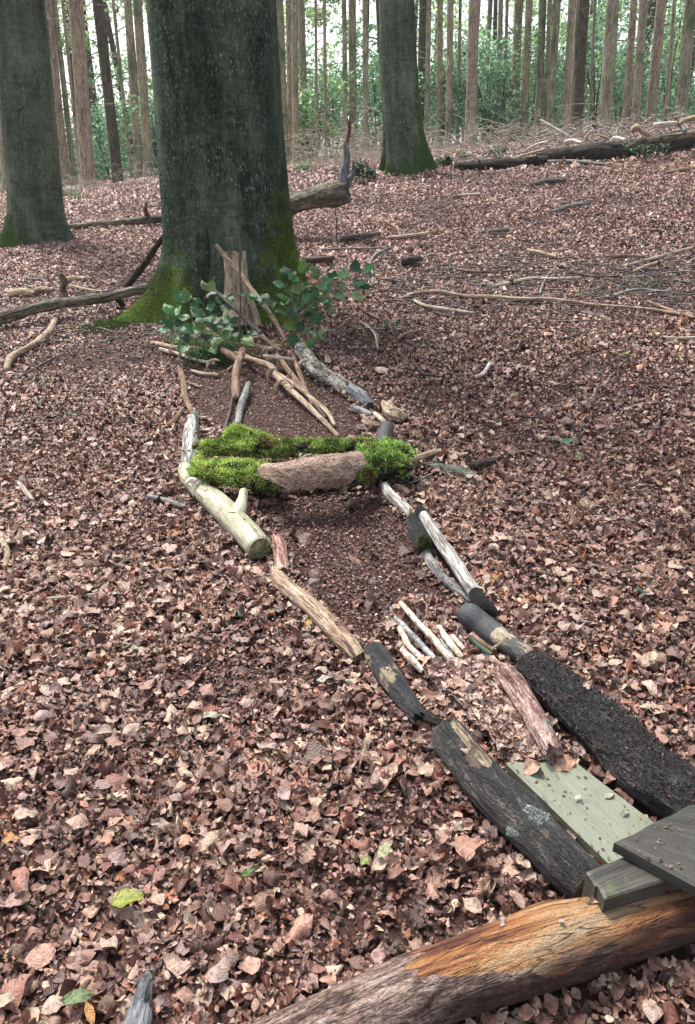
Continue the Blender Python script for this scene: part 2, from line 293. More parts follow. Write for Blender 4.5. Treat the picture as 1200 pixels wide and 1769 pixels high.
# ------------------------------------------------------------------ tubes
def catmull(pts, n):
    pts = np.asarray(pts, float); k = len(pts)
    if k == 2: t = np.linspace(0, 1, n)[:, None]; return pts[0]*(1-t)+pts[1]*t
    e = np.vstack([2*pts[0]-pts[1], pts, 2*pts[-1]-pts[-2]])
    sl = np.r_[0, np.cumsum(np.linalg.norm(np.diff(pts[:, :3], axis=0), axis=1)+1e-6)]
    u = np.linspace(0, sl[-1], n); i = np.clip(np.searchsorted(sl, u, 'right')-1, 0, k-2); t = ((u-sl[i])/(sl[i+1]-sl[i]))[:, None]
    a, b, c, d = e[i], e[i+1], e[i+2], e[i+3]
    return .5*((2*b)+(c-a)*t+(2*a-5*b+4*c-d)*t*t+(3*b-a-3*c+d)*t**3)
def tube(mb, pts, rad, ns=16, dl=.02, amp=.06, kf=1.6, lf=6.0, seed=0, caps=('round', 'round'), jag=.0, flat=1.0, maskf=None, mat=0, capmat=None, fine=0.0, knots=0, col=None, lc0=0.0, nmax=260, dispf=None, colf=None):
    pts = np.asarray(pts, float); rad = np.broadcast_to(np.asarray(rad, float), (len(pts),))
    L = np.linalg.norm(np.diff(pts, axis=0), axis=1).sum(); nl = int(np.clip(L/dl, 3, nmax))+1
    C = catmull(np.c_[pts, rad], nl); R = np.maximum(C[:, 3], 1e-4); C = C[:, :3]
    Tn = np.gradient(C, axis=0); Tn /= np.linalg.norm(Tn, axis=1)[:, None]+1e-9
    U = np.zeros_like(Tn); up = np.array([0, 0, 1.0]) if abs(Tn[0, 2]) < .9 else np.array([0, -1.0, 0])
    u = up-Tn[0]*np.dot(up, Tn[0]); u /= np.linalg.norm(u); U[0] = u
    for i in range(1, nl): u = u-Tn[i]*np.dot(u, Tn[i]); u = u/np.linalg.norm(u); U[i] = u
    B = np.cross(Tn, U); s = np.r_[0, np.cumsum(np.linalg.norm(np.diff(C, axis=0), axis=1))]
    A = np.linspace(0, 2*pi, ns, endpoint=False); ca, sa = np.cos(A), np.sin(A)
    Rm = R.mean(); q = np.stack([np.broadcast_to(ca*kf, (nl, ns)), np.broadcast_to(sa*kf, (nl, ns)), np.broadcast_to((s*lf)[:, None], (nl, ns))], -1)
    d = 1+amp*fbm(q, 3, seed)
    if fine: d = d+fine*fbm(q*[3.5, 3.5, 2.2], 3, seed+3)
    rg = np.random.default_rng(seed+11)
    if dispf is not None: d = d+dispf(np.broadcast_to(A, (nl, ns)), np.broadcast_to((s/L)[:, None], (nl, ns)))
    for _ in range(knots):
        a0, s0 = rg.random()*2*pi, rg.random()*L; w = .5+.4*rg.random(); da = np.angle(np.exp(1j*(A[None]-a0)))
        d = d+.28*np.exp(-(da/w)**2-((s[:, None]-s0)/(Rm*1.1))**2)
    prof = np.ones(nl)
    for end, c in enumerate(caps):
        dist = s if end == 0 else s[-1]-s; rr = R[0] if end == 0 else R[-1]
        if c == 'round': x = np.clip(dist/(rr*.5), 0, 1); prof *= .62+.38*np.sqrt(np.clip(1-(1-x)**2, 0, 1))
        if c == 'dome': x = np.clip(dist/(rr*1.1), 0, 1); prof *= np.sqrt(np.clip(1-(1-x)**2, .02, 1))
        if c == 'worn': x = np.clip(dist/(rr*.25), 0, 1); prof *= .86+.14*np.sqrt(np.clip(1-(1-x)**2, 0, 1))
    rr = R[:, None]*prof[:, None]*d
    V = C[:, None]+U[:, None]*(rr*ca)[..., None]*flat+B[:, None]*(rr*sa)[..., None]
    if jag:
        for end, c in enumerate(caps):
            if c == 'jag':
                i = 0 if end == 0 else nl-1; sg = -1 if end == 0 else 1
                j = jag*(fbm(np.stack([ca*2.2, sa*2.2, 0*ca+end*9], -1), 3, seed+5)*1.5)
                for kk, wt in ((0, 1), (1, .7), (2, .4)):
                    ii = i+kk if end == 0 else i-kk
                    if 0 <= ii < nl: V[ii] += Tn[ii]*(sg*j*wt)[:, None]
    loc = np.stack([rr*ca, rr*sa, np.broadcast_to((s+lc0)[:, None], rr.shape)], -1)+seed*.371
    msk = None if maskf is None else maskf(np.broadcast_to(A, (nl, ns)), np.broadcast_to((s/L)[:, None], (nl, ns)), V).ravel()
    i = np.arange(nl-1)[:, None]*ns; j = np.arange(ns)[None]; j2 = (j+1) % ns
    Q = np.stack([i+j, i+j2, i+ns+j2, i+ns+j], -1).reshape(-1, 4)
    if colf is not None: col = colf(np.broadcast_to(A, (nl, ns)), np.broadcast_to((s/L)[:, None], (nl, ns)), V).reshape(-1, 3)
    mb.add(V.reshape(-1, 3), Q, None, loc.reshape(-1, 3), col, msk, mat=mat)
    if colf is not None: col = None
    cm = mat if capmat is None else capmat
    for end in (0, 1):
        i = 0 if end == 0 else nl-1; ring = V[i]; cen = ring.mean(0); fr = .8 if caps[end] == 'jag' else 1
        inner = cen+(ring-cen)*.5+(0 if caps[end] != 'jag' else Tn[i]*(jag*.4*(1 if end == 0 else -1)))
        vv = np.vstack([ring, inner, cen[None]+(0 if caps[end] != 'jag' else Tn[i]*(jag*.5*(1 if end == 0 else -1)))])
        jj = np.arange(ns); kk = (jj+1) % ns
        q1 = np.stack([jj, kk, ns+kk, ns+jj], -1); t1 = np.stack([ns+jj, ns+kk, np.full(ns, 2*ns)], -1)
        if end == 0: q1 = q1[:, ::-1]; t1 = t1[:, ::-1]
        lo = np.vstack([np.c_[ca, sa]*R[i], np.c_[ca, sa]*R[i]*.5, [[0, 0]]]); lo = np.c_[lo, np.full(len(lo), seed*.3)]
        mb.add(vv, q1[:, ::-1] if end == 0 else q1, t1[:, ::-1] if end == 0 else t1, lo, col, np.zeros(len(vv)) if msk is not None else None, mat=cm)
    return C, R, Tn, U, B
def gp(spec, bury=.72):
    """photo points (x, y, width[, lift]) -> points lying on the ground with real radii"""
    pts = []; rad = []
    for t in spec:
        x, y, w = t[:3]; ex = t[3] if len(t) > 3 and t[3] is not None else 0.0
        if len(t) > 4: p = PY(x, y, t[4]); r = w/2*mpp(p)
        else:
            r = w/2*mpp(P(x, y, ex)); p = P(x, y, r*bury+.012+ex); r = w/2*mpp(p)
        pts.append(p); rad.append(r)
    return np.array(pts), np.array(rad)*.92
LOGS = []          # footprints that keep the leaves off
def stick(name, spec, mat, label, cat, group=None, ns=12, dl=None, parent=None, bury=.72, foot=False, **k):
    pts, rad = gp(spec, bury); mb = MB(); rad = rad*(1.4 if name in ('curved_twig', 'long_twig', 'upright_stick') else 1.0); r = rad.mean()
    mats = mat if isinstance(mat, list) else [mat]
    tube(mb, pts, rad, ns, dl or max(r*.35, .004), seed=k.pop('seed', abs(hash(name))*0+len(bpy.data.objects) % 97), **k)
    o = mb.build(name, mats, parent)
    if parent is None: tag(o, label, cat, group)
    if foot: LOGS.append((pts, rad))
    return o
# ------------------------------------------------------------------ leaf templates and instancing
def leaf_tpl(nu, nv, aspect=.62, bend=.3, fold=.2, curl=.2, lobes=0, rg=RNG, pointy=1.0):
    u = np.linspace(0, 1, nu+1); v = np.linspace(-1, 1, nv+1)
    w = .5*aspect*np.sin(pi*np.clip(u, .001, .999)**(.85*pointy))**.98
    if lobes: w = w*(1+.30*np.sin(u*lobes*2*pi))*(1.05)
    w[0] = .012; w[-1] = .012
    uu, vv = np.meshgrid(u, v, indexing='ij'); ww = w[:, None]
    x = uu-.5; y = vv*ww
    if nu >= 4 and not lobes: y = y*(1+.08*rg.standard_normal(y.shape)*(np.abs(vv) > .9))
    ph = rg.random()*6.3
    z = bend*(-(x**2))*1.6+fold*np.abs(y)*1.2+curl*np.abs(vv)**2*ww*np.sin(uu*4+ph)*1.6+.05*np.sin(uu*9+ph)*vv
    x = x*(1-.3*abs(bend))+.06*np.sin(ph)*z
    y = y*(1-.35*abs(fold)); y = y+.12*bend*np.sin(pi*uu)*np.sin(ph)
    z = z+.028*rg.standard_normal(z.shape)*(nu > 2); x = x+.008*rg.standard_normal(z.shape)*(nu > 2)
    V = np.stack([x, y, z-z.mean()], -1).reshape(-1, 3); uv = np.stack([uu, vv*ww*2], -1).reshape(-1, 2)
    i = np.arange(nu)[:, None]*(nv+1); j = np.arange(nv)[None]
    Q = np.stack([i+j, i+j+1, i+nv+2+j, i+nv+1+j], -1).reshape(-1, 4)
    return V, Q, uv
def rotm(yaw, tilt, tdir, roll=None):
    """yaw about z, then tilt about a horizontal axis in direction tdir"""
    n = len(yaw); c, s = np.cos(yaw), np.sin(yaw); Z = np.zeros(n); O = np.ones(n)
    Ry = np.stack([np.stack([c, -s, Z], -1), np.stack([s, c, Z], -1), np.stack([Z, Z, O], -1)], 1)
    ax = np.stack([np.cos(tdir), np.sin(tdir), Z], -1); ct, st = np.cos(tilt), np.sin(tilt)
    Kx = np.stack([np.stack([Z, -ax[:, 2], ax[:, 1]], -1), np.stack([ax[:, 2], Z, -ax[:, 0]], -1), np.stack([-ax[:, 1], ax[:, 0], Z], -1)], 1)
    Rt = ct[:, None, None]*np.eye(3)+st[:, None, None]*Kx+(1-ct)[:, None, None]*ax[:, :, None]*ax[:, None, :]
    return Rt@Ry
def inst(mb, tpls, pos, Rm, sc, colr, rg=RNG, mat=0, nonuni=None):
    n = len(pos); pick = rg.integers(0, len(tpls), n)
    for k, (V, Q, uv) in enumerate(tpls):
        ix = np.where(pick == k)[0]
        if not len(ix): continue
        Vk = V[None]*(sc[ix][:, None, None] if sc.ndim == 1 else sc[ix][:, None, :])
        X = np.einsum('nij,nmj->nmi', Rm[ix], Vk)+pos[ix][:, None]
        m_ = len(V); QQ = (Q[None]+(np.arange(len(ix))*m_)[:, None, None]).reshape(-1, Q.shape[1])
        loc = (Vk+rg.random((len(ix), 1, 3))*40).reshape(-1, 3)
        kw = dict(Q=QQ) if Q.shape[1] == 4 else dict(T=QQ)
        mb.add(X.reshape(-1, 3), loc=loc, col=np.repeat(colr[ix], m_, 0), uv=np.tile(uv, (len(ix), 1)), mat=mat, **kw)
# ------------------------------------------------------------------ ground
def build_ground():
    a = np.linspace(-1, 1, 361); xs = 60*np.sign(a)*np.abs(a)**2.6; t = np.linspace(0, 1, 521); ys = -5+120*t**2.4
    X, Y = np.meshgrid(xs, ys, indexing='ij'); Z = terr(X, Y)
    nx, ny = X.shape; i = np.arange(nx-1)[:, None]*ny; j = np.arange(ny-1)[None]
    Q = np.stack([i+j, i+ny+j, i+ny+j+1, i+j+1], -1).reshape(-1, 4)
    mb = MB(); mb.add(np.stack([X, Y, Z], -1).reshape(-1, 3), Q); o = mb.build('ground', M_soil, origin=(0, 0, 0)); o['kind'] = 'structure'
build_ground()
PAL = np.array([[.29, .17, .13], [.40, .27, .215], [.19, .10, .078], [.115, .05, .042], [.50, .37, .29], [.29, .20, .185], [.41, .31, .285], [.60, .50, .42], [.22, .17, .165], [.09, .04, .03], [.62, .53, .44], [.34, .15, .075], [.33, .31, .24]])
PW = np.array([.17, .17, .15, .10, .10, .09, .08, .045, .04, .06, .012, .02, .012]); PW /= PW.sum()
def in_poly(x, y, poly):
    r = np.zeros(len(x), bool); n = len(poly)
    for k in range(n):
        (x1, y1), (x2, y2) = poly[k], poly[(k+1) % n]
        c = ((y1 > y) != (y2 > y)) & (x < (x2-x1)*(y-y1)/(y2-y1+1e-9)+x1); r ^= c
    return r
def wpoly(pp): return [tuple(P(x, y)[:2]) for x, y in pp]
HEAD = wpoly([(322, 655), (345, 635), (430, 622), (520, 625), (560, 650), (610, 700), (625, 740), (600, 765), (420, 762), (345, 722)])
TORSO = wpoly([(440, 872), (560, 850), (655, 848), (700, 890), (735, 980), (790, 1040), (700, 1035), (660, 1070), (620, 1105), (560, 1055), (505, 990), (468, 930)])
BLOBS = [(P(x, y)[:2], rx, ry, a) for x, y, rx, ry, a in ((210, 620, .9, .35, .8), (330, 590, .6, .3, .6), (390, 1170, .22, .15, .7), (150, 1350, .25, .18, .45), (640, 1590, .3, .12, .6), (560, 1560, .2, .1, .5), (700, 1400, .16, .1, .5), (760, 690, .35, .3, .55), (650, 590, .5, .4, .55), (850, 560, .8, .25, .35), (340, 1210, .15, .08, .5), (620, 830, .3, .1, .8), (30, 1600, .2, .1, .5))]
def fineness(x, y):
    f = 1.05*np.clip(fbm(np.stack([x*1.5, y*1.5, 0*x], -1), 4, 8)+.02, 0, 1)
    for (c, rx, ry, a) in BLOBS: f = np.maximum(f, a*np.exp(-((x-c[0])/rx)**2-((y-c[1])/ry)**2))
    t = in_poly(x, y, TORSO); f[t] = np.maximum(f[t], .84); h = in_poly(x, y, HEAD); f[h] = 1.0
    return np.clip(f, 0, 1), h
def litter():
    rg = np.random.default_rng(21); near = MB(); 
    def band(y0, y1, dens, nu, nv, mean, sig, tilt, mb, margin, ntp=22, zmax=.028, bigfrac=0):
        # sample inside the seen wedge plus a margin at both sides
        hw = lambda y: y*.56+margin
        area = (hw(y0)+hw(y1))*(y1-y0); n = int(area*dens)
        y = y0+(y1-y0)*rg.random(n*2); keep = rg.random(n*2) < hw(y)/hw(y1); y = y[keep][:n]; n = len(y)
        x = (rg.random(n)*2-1)*hw(y)
        fi, hd = fineness(x, y)
        keep = ~(hd & (rg.random(n) > .05)) & (rg.random(n) > fi*.3)
        for pts, rad in LOGS:
            for a, b_, r in zip(pts[:-1], pts[1:], rad):
                ab = b_[:2]-a[:2]; tt = np.clip(((x-a[0])*ab[0]+(y-a[1])*ab[1])/(ab@ab+1e-9), 0, 1)
                keep &= np.hypot(x-a[0]-tt*ab[0], y-a[1]-tt*ab[1]) > r*.82
        x, y, fi = x[keep], y[keep], fi[keep]; n = len(x)
        ln = mean*np.exp(sig*rg.standard_normal(n))*(1-.66*fi); ln = np.clip(ln, .008, .10)
        if bigfrac: big = rg.random(n) < bigfrac; ln[big] = .06+.03*rg.random(big.sum())
        tp = [leaf_tpl(nu, nv, .45+.35*rg.random(), rg.normal(0, .55), abs(rg.normal(.1, .35)), rg.normal(0, .5), 0, rg, .8+.5*rg.random()) for _ in range(ntp)]
        tl = np.abs(rg.normal(0, tilt, n)); z = terr(x, y)+rg.random(n)**1.3*zmax*(1-.6*fi)+ln*.12*np.sin(tl)
        cl = PAL[rg.choice(len(PAL), n, p=PW)]*np.exp(.46*rg.standard_normal(n))[:, None]*.95
        fy = smooth(4.5, 10, y)[:, None]*.62; cl = cl*(1-fy)+fy*np.array([.43, .335, .325])*np.exp(.32*rg.standard_normal((n, 1)))  # farther leaves mixed towards mauve, sky sheen painted into their colour
        dark = fbm(np.stack([x*2.2, y*2.2, 0*x+4], -1), 3, 3)
        cl = cl*np.array([.95, .83, .79])*(1-.58*fi-.10*(dark > .1))[:, None]; cl = cl*(1-np.outer(fi, [.0, .12, .14]))
        cl = np.minimum(cl, np.array([.50, .38, .29])*(.85+.3*rg.random((n, 1))))
        fl = rg.random(n) < .5; Rm = rotm(rg.random(n)*2*pi, tl+pi*fl, rg.random(n)*2*pi)
        sc = ln[:, None]*np.stack([np.ones(n), .75+.5*rg.random(n), .7+.7*rg.random(n)], -1)
        inst(mb, tp, np.stack([x, y, z], -1), Rm, sc, cl, rg)
    mbn, mbf = MB(), MB()
    band(.15, 3.6, 3300, 7, 4, .036, .38, .28, mbn, .75, 56, .021, bigfrac=.02)
    band(.15, 3.6, 8500, 3, 2, .0165, .42, .38, mbn, .6, 32, .023)
    band(3.6, 7.2, 2300, 4, 2, .036, .36, .36, mbn, .8, 30)
    band(3.6, 7.2, 3200, 2, 1, .020, .35, .45, mbn, .6, 16)
    band(7.2, 11, 1300, 3, 2, .046, .35, .42, mbf, .8, 20)
    band(7.2, 11, 900, 2, 1, .026, .35, .45, mbf, .5, 16)
    band(11, 17, 700, 2, 1, .055, .35, .42, mbf, 1.0, 20)
    band(17, 32, 160, 2, 1, .09, .35, .42, mbf, 1.5, 20)
    # oak leaves and large curled beech leaves, near only
    n = 800; y = .3+3.6*rg.random(n)**.8; x = (rg.random(n)*2-1)*(y*.56+.6); fi, hd = fineness(x, y); k = (fi < .5); x, y = x[k], y[k]; n = len(x)
    tp = [leaf_tpl(14, 4, .55, rg.normal(0, .35), abs(rg.normal(.1, .2)), rg.normal(0, .35), 3+k % 2, rg) for k in range(8)]+[leaf_tpl(8, 4, .66, rg.normal(0, .3), abs(rg.normal(.1, .15)), rg.normal(0, .3), 0, rg) for k in range(24)]
    tl = np.abs(rg.normal(0, .22, n)); ln = .042+.024*rg.random(n)
    for pts, rad in LOGS:
        for a, b_, r in zip(pts[:-1], pts[1:], rad):
            ab = b_[:2]-a[:2]; tt = np.clip(((x-a[0])*ab[0]+(y-a[1])*ab[1])/(ab@ab+1e-9), 0, 1)
            k = np.hypot(x-a[0]-tt*ab[0], y-a[1]-tt*ab[1]) > r+.02; x, y, tl, ln = x[k], y[k], tl[k], ln[k]
    n = len(x); cl = np.minimum(PAL[rg.choice([0, 1, 4, 5, 6, 2, 1, 0, 2], n)]*np.exp(.2*rg.standard_normal(n))[:, None], [.40, .30, .235])
    inst(mbn, tp, np.stack([x, y, terr(x, y)+.026+.01*rg.random(n)], -1), rotm(rg.random(n)*2*pi, tl+pi*(rg.random(n) < .5), rg.random(n)*2*pi), ln[:, None]*np.ones(3), cl, rg)
    pile = wpoly([(722, 1160), (760, 1172), (800, 1165), (845, 1162), (868, 1195), (930, 1290), (985, 1322), (985, 1335), (893, 1342), (850, 1290), (800, 1235)]); pp = np.array(pile); lo, hi = pp.min(0), pp.max(0); n = 7000
    x = lo[0]+(hi[0]-lo[0])*rg.random(n); y = lo[1]+(hi[1]-lo[1])*rg.random(n); k = in_poly(x, y, pile); x, y = x[k], y[k]; n = len(x)
    tl = np.abs(rg.normal(0, .5, n)); cl = PAL[rg.choice([0, 1, 4, 6, 6, 2, 4, 5, 1], n)]*np.exp(.25*rg.standard_normal(n))[:, None]
    hgt = .02+.035*smooth(0, .25, (y-lo[1])*-1+(hi[1]-lo[1]))*rg.random(n)+.02*smooth(hi[1]-.12, lo[1]+.05, y)
    inst(mbn, tp, np.stack([x, y, terr(x, y)+.02+.035*rg.random(n)], -1), rotm(rg.random(n)*2*pi, tl+pi*(rg.random(n) < .5), rg.random(n)*2*pi), (.025+.04*rg.random(n))[:, None]*np.ones(3), cl, rg)
    # leaves banked up against the logs
    for pts, rad in LOGS:
        L_ = np.linalg.norm(pts[-1]-pts[0]); n = int(L_*150)+6; u = rg.random(n)*(len(pts)-1.001); i = u.astype(int); c = pts[i]+(pts[i+1]-pts[i])*(u-i)[:, None]; T_ = pts[i+1]-pts[i]; T_ /= np.linalg.norm(T_, axis=1)[:, None]
        sd_ = np.stack([T_[:, 1], -T_[:, 0], 0*u], -1); sg = np.where(rg.random(n) < .5, 1, -1); p = c+sd_*(sg*(rad[i]*(.92+.3*rg.random(n))+.008))[:, None]; p[:, 2] = terr(p[:, 0], p[:, 1])+.012+np.minimum(rad[i]*.7, .035)*rg.random(n)
        inst(mbn, tp, p, rotm(rg.random(n)*6.3, np.abs(rg.normal(.45, .35, n)), rg.random(n)*6.3), (.014+.034*rg.random(n))[:, None]*np.ones(3), np.minimum(PAL[rg.choice([0, 1, 2, 3, 4, 5, 6, 2], n)]*np.exp(.3*rg.standard_normal(n))[:, None], [.40, .30, .24]), rg)
    # stray leaves that came down on the logs
    for pts, rad in LOGS:
        for _ in range(max(1, int(np.linalg.norm(pts[-1]-pts[0])*5))):
            u = rg.random()*(len(pts)-1); i = int(min(u, len(pts)-2)); c = pts[i]+(pts[i+1]-pts[i])*(u-i); a = rg.normal(0, .45); T_ = pts[i+1]-pts[i]; T_ = T_/np.linalg.norm(T_); s_ = np.cross(T_, [0, 0, 1]); r = rad[i]*1.04+.004
            inst(mbn, [tp[rg.integers(len(tp))]], (c+np.array([0, 0, 1])*r*cos(a)+s_*r*sin(a))[None], rotm(rg.random(1)*6.3, np.abs(rg.normal(.1+abs(a)*.5, .2, 1)), np.array([math.atan2(T_[1], T_[0])+(0 if a < 0 else pi)])), np.full((1, 3), rg.uniform(.012, .035)), PAL[rg.choice([0, 1, 4, 6, 3], 1)]*1.0, rg)
    o = mbn.build('leaf_litter', M_leaf, origin=(0, 0, 0)); tag(o, 'brown and pinkish dry beech leaves covering the forest floor', kind='stuff')
    o = mbf.build('leaf_litter', M_leaf_far, origin=(0, 0, 0)); tag(o, 'brown leaf carpet with sky sheen painted in mauve, running back to the tree line', kind='stuff')
    # crumbs and bits of twig on the bare soil of the figure
    mb = MB(); n = 30000; x = np.zeros(0)
    hp = np.array(HEAD+TORSO); lo, hi = hp.min(0)-.25, hp.max(0)+.25
    x = lo[0]+(hi[0]-lo[0])*rg.random(n*3); y = lo[1]+(hi[1]-lo[1])*rg.random(n*3); fi, hd = fineness(x, y); k = rg.random(len(x)) < fi**2; x, y = x[k], y[k]; n = len(x)
    tp = [leaf_tpl(2, 1, .2+.5*rg.random(), rg.normal(0, .3), .1, 0, 0, rg) for _ in range(10)]
    cl = PAL[rg.choice([0, 2, 3, 3, 9, 9, 5], n)]*.75*np.exp(.55*rg.standard_normal(n))[:, None]
    inst(mb, tp, np.stack([x, y, terr(x, y)+.004+.006*rg.random(n)], -1), rotm(rg.random(n)*6.3, np.abs(rg.normal(0, .4, n)), rg.random(n)*6.3), .006+.015*rg.random(n)**2, cl, rg)
    o = mb.build('leaf_crumbs', M_leaf_far, origin=(0, 0, 0)); tag(o, 'dark crumbs of leaf and soil on the bare patch inside the stick figure', kind='stuff')
# ------------------------------------------------------------------ beeches
def beech(name, label, spec, Y, mat, lobes, seed, flareh=.3, flare=.5, mossf=None, creases=(), tuft=4000, up=7.0):
    """spec: (y, left x, right x) of the trunk in the photo, from the top down; the base spreads in root lobes"""
    pts, rad = [], []
    for (y, xl, xr) in spec:
        a, b_ = PY(xl, y, Y), PY(xr, y, Y); c = (a+b_)/2; pts.append(c); rad.append((b_[0]-a[0])/2*.985)
    d = (pts[0]-pts[1])/(pts[0][2]-pts[1][2]); top = pts[0].copy(); n_up = 3
    ex = [top+d*up*(k/n_up) for k in range(n_up, 0, -1)]; er = [rad[0]*(1-.07*k) for k in range(n_up, 0, -1)]
    pts = ex+pts; rad = er+rad
    bz = float(terr(pts[-1][0], Y))-.12; last = pts[-1].copy(); last[2] = min(bz, last[2]-.01); pts.append(last); rad.append(rad[-1]*1.05)
    pts = np.array(pts)[::-1]; rad = np.array(rad)[::-1]
    zs = np.r_[np.linspace(pts[0, 2], pts[0, 2]+1.3, 90), np.linspace(pts[0, 2]+1.32, pts[-1, 2], 130)]; nl = len(zs); ns = 128
    cx = np.interp(zs, pts[:, 2], pts[:, 0]); R = np.interp(zs, pts[:, 2], rad); A = np.linspace(0, 2*pi, ns, endpoint=False)
    k_ = np.ones(9)/9; cx = np.convolve(np.pad(cx, 4, mode='edge'), k_, 'valid'); R = np.convolve(np.pad(R, 4, mode='edge'), k_, 'valid')
    h = (zs-bz-.12)[:, None]; ca, sa = np.cos(A)[None], np.sin(A)[None]
    q = np.stack([ca*1.6+0*h, sa*1.6+0*h, .9*h+0*ca], -1)
    d = 1+.035*fbm(q, 3, seed)+.012*fbm(q*[5, 5, 4], 3, seed+2)
    for a0, am, w in lobes:
        da = np.angle(np.exp(1j*(A-radians(a0))))[None]; d = d+am*np.exp(-(da/w)**2)*(np.exp(-np.clip(h, -.1, 9)/flareh)*flare*1.6+.10*np.exp(-h/1.0))
    for a0, dep, w, ht in creases:
        da = np.angle(np.exp(1j*(A-radians(a0))))[None]; d = d-dep*np.exp(-(da/w)**2)*smooth(ht, ht*.35, h)
    rr = R[:, None]*d; X = cx[:, None]+rr*ca; Yy = Y+rr*sa; Z = np.broadcast_to(zs[:, None], X.shape)
    V = np.stack([X, Yy, Z], -1); loc = np.stack([rr*ca, rr*sa, Z], -1)
    msk = mossf(np.broadcast_to(A, X.shape), np.broadcast_to(h, X.shape)) if mossf else np.zeros(X.shape)
    i = np.arange(nl-1)[:, None]*ns; j = np.arange(ns)[None]; j2 = (j+1) % ns
    Q = np.stack([i+j, i+j2, i+ns+j2, i+ns+j], -1).reshape(-1, 4)
    root = empty(name, (cx[0], Y, bz+.12)); tag(root, label, 'tree')
    mb = MB(); mb.add(V.reshape(-1, 3), Q, None, loc.reshape(-1, 3), None, msk.ravel()); mb.build('trunk', mat, root)
    if tuft:
        rg = np.random.default_rng(seed); m2 = (msk+.9*(fbm(V*[9, 9, 9], 3, 5)))
        nor = np.stack([ca+0*h, sa+0*h, .15+0*(h+ca)], -1); ok = np.argwhere(m2 > .55)
        ok = ok[(V[ok[:, 0], ok[:, 1], 2] < bz+1.2)]
        if len(ok):
            pk = ok[rg.integers(0, len(ok), tuft)]; p = V[pk[:, 0], pk[:, 1]]; nn = nor[np.minimum(pk[:, 0], nor.shape[0]-1), pk[:, 1]]
            p = p+rg.normal(0, .008, p.shape)
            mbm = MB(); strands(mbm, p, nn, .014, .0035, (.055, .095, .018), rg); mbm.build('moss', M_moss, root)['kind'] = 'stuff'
    return root
def strands(mb, p, nrm, ln, wd, col, rg, spread=.8, up=.3, colvar=.3):
    n = len(p); d = nrm+spread*rg.standard_normal((n, 3))+np.array([0, 0, up]); d /= np.linalg.norm(d, axis=1)[:, None]
    s = np.cross(d, rg.standard_normal((n, 3))); s /= np.linalg.norm(s, axis=1)[:, None]; L = (ln*(.5+.9*rg.random(n)))[:, None]
    bend = rg.standard_normal((n, 3))*.35; w = wd*(.6+.8*rg.random(n))[:, None]
    a = p-s*w*.5; b_ = p+s*w*.5; c = p+d*L*.55+s*w*.4; e = p+d*L*.55-s*w*.4; t = p+(d+bend)*L
    V = np.stack([a, b_, c, e, t], 1).reshape(-1, 3); i = (np.arange(n)*5)[:, None]
    cl = np.array(col)*np.exp(colvar*rg.standard_normal((n, 1)))*(1+.15*rg.standard_normal((n, 3))); cl = np.clip(cl, .003, 1)
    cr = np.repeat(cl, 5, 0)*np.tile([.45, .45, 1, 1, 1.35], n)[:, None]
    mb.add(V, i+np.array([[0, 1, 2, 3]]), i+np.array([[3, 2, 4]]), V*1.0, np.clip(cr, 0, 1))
def deg(a, b): return np.abs(np.angle(np.exp(1j*(a-radians(b)))))
# main beech: angle -90 faces the camera, 180 is to the photo's left, 0 to its right
beech('beech_tree', 'thick dark beech trunk with the tall pale stump slab and leafy saplings at its foot',
      [(0, 252, 477), (120, 262, 484), (220, 270, 490), (340, 280, 500), (420, 286, 508), (490, 275, 515), (560, 262, 525)], 6.35, M_beech,
      [(205, .50, .22), (238, .15, .25), (-8, .55, .28), (-45, .5, .3), (40, .5, .4), (120, .5, .4)], 5, .17, .42,
      lambda a, h: .80*np.exp(-np.clip(h, 0, 9)/.5)*np.clip(.45+.8*np.exp(-(deg(a, 225)/.5)**2)+.9*np.exp(-(deg(a, -25)/.7)**2), 0, 1.3)+.06*np.exp(-np.clip(h, 0, 9)/.9)*1.5-.05+.30*np.exp(-(deg(a, -20)/.5)**2)*smooth(5, .5, h),
      [(-101, .13, .05, .85), (-79, .09, .08, .6), (-35, .06, .08, .7)], 26000)
beech('beech_tree', 'grey green beech trunk with mossy foot behind the left end of the long branch',
      [(0, -22, 75), (200, 4, 94), (330, 18, 105), (400, 24, 113)], 9.6, M_beech2, [(200, .8, .4), (-20, .9, .35), (-110, .4, .4)], 9, .22, .4,
      lambda a, h: .9*np.exp(-np.clip(h, 0, 9)/.3)*(.5+.8*np.exp(-(deg(a, 215)/.6)**2)), [], 5000)
beech('beech_tree', 'beech trunk with a green mossy right flank standing before the spruce rows',
      [(0, 654, 716), (150, 657, 722), (230, 668, 728), (300, 676, 738)], 12.2, M_beech2, [(0, 1.0, .4), (190, .5, .4), (-80, .4, .4)], 13, .3, .5,
      lambda a, h: .75*np.exp(-(deg(a, -5)/.85)**2)+.8*np.exp(-np.clip(h, 0, 9)/.25), [], 3000)
beech('beech_sapling', 'slim second stem with mossy foot leaning against the back of the right beech',
      [(130, 657, 664), (220, 662, 671), (300, 660, 677)], 12.9, M_beech2, [(180, 1, .5), (0, .5, .5)], 15, .2, .6, lambda a, h: 1.0*np.exp(-np.clip(h, 0, 9)/.3), [], 800, 1.0)
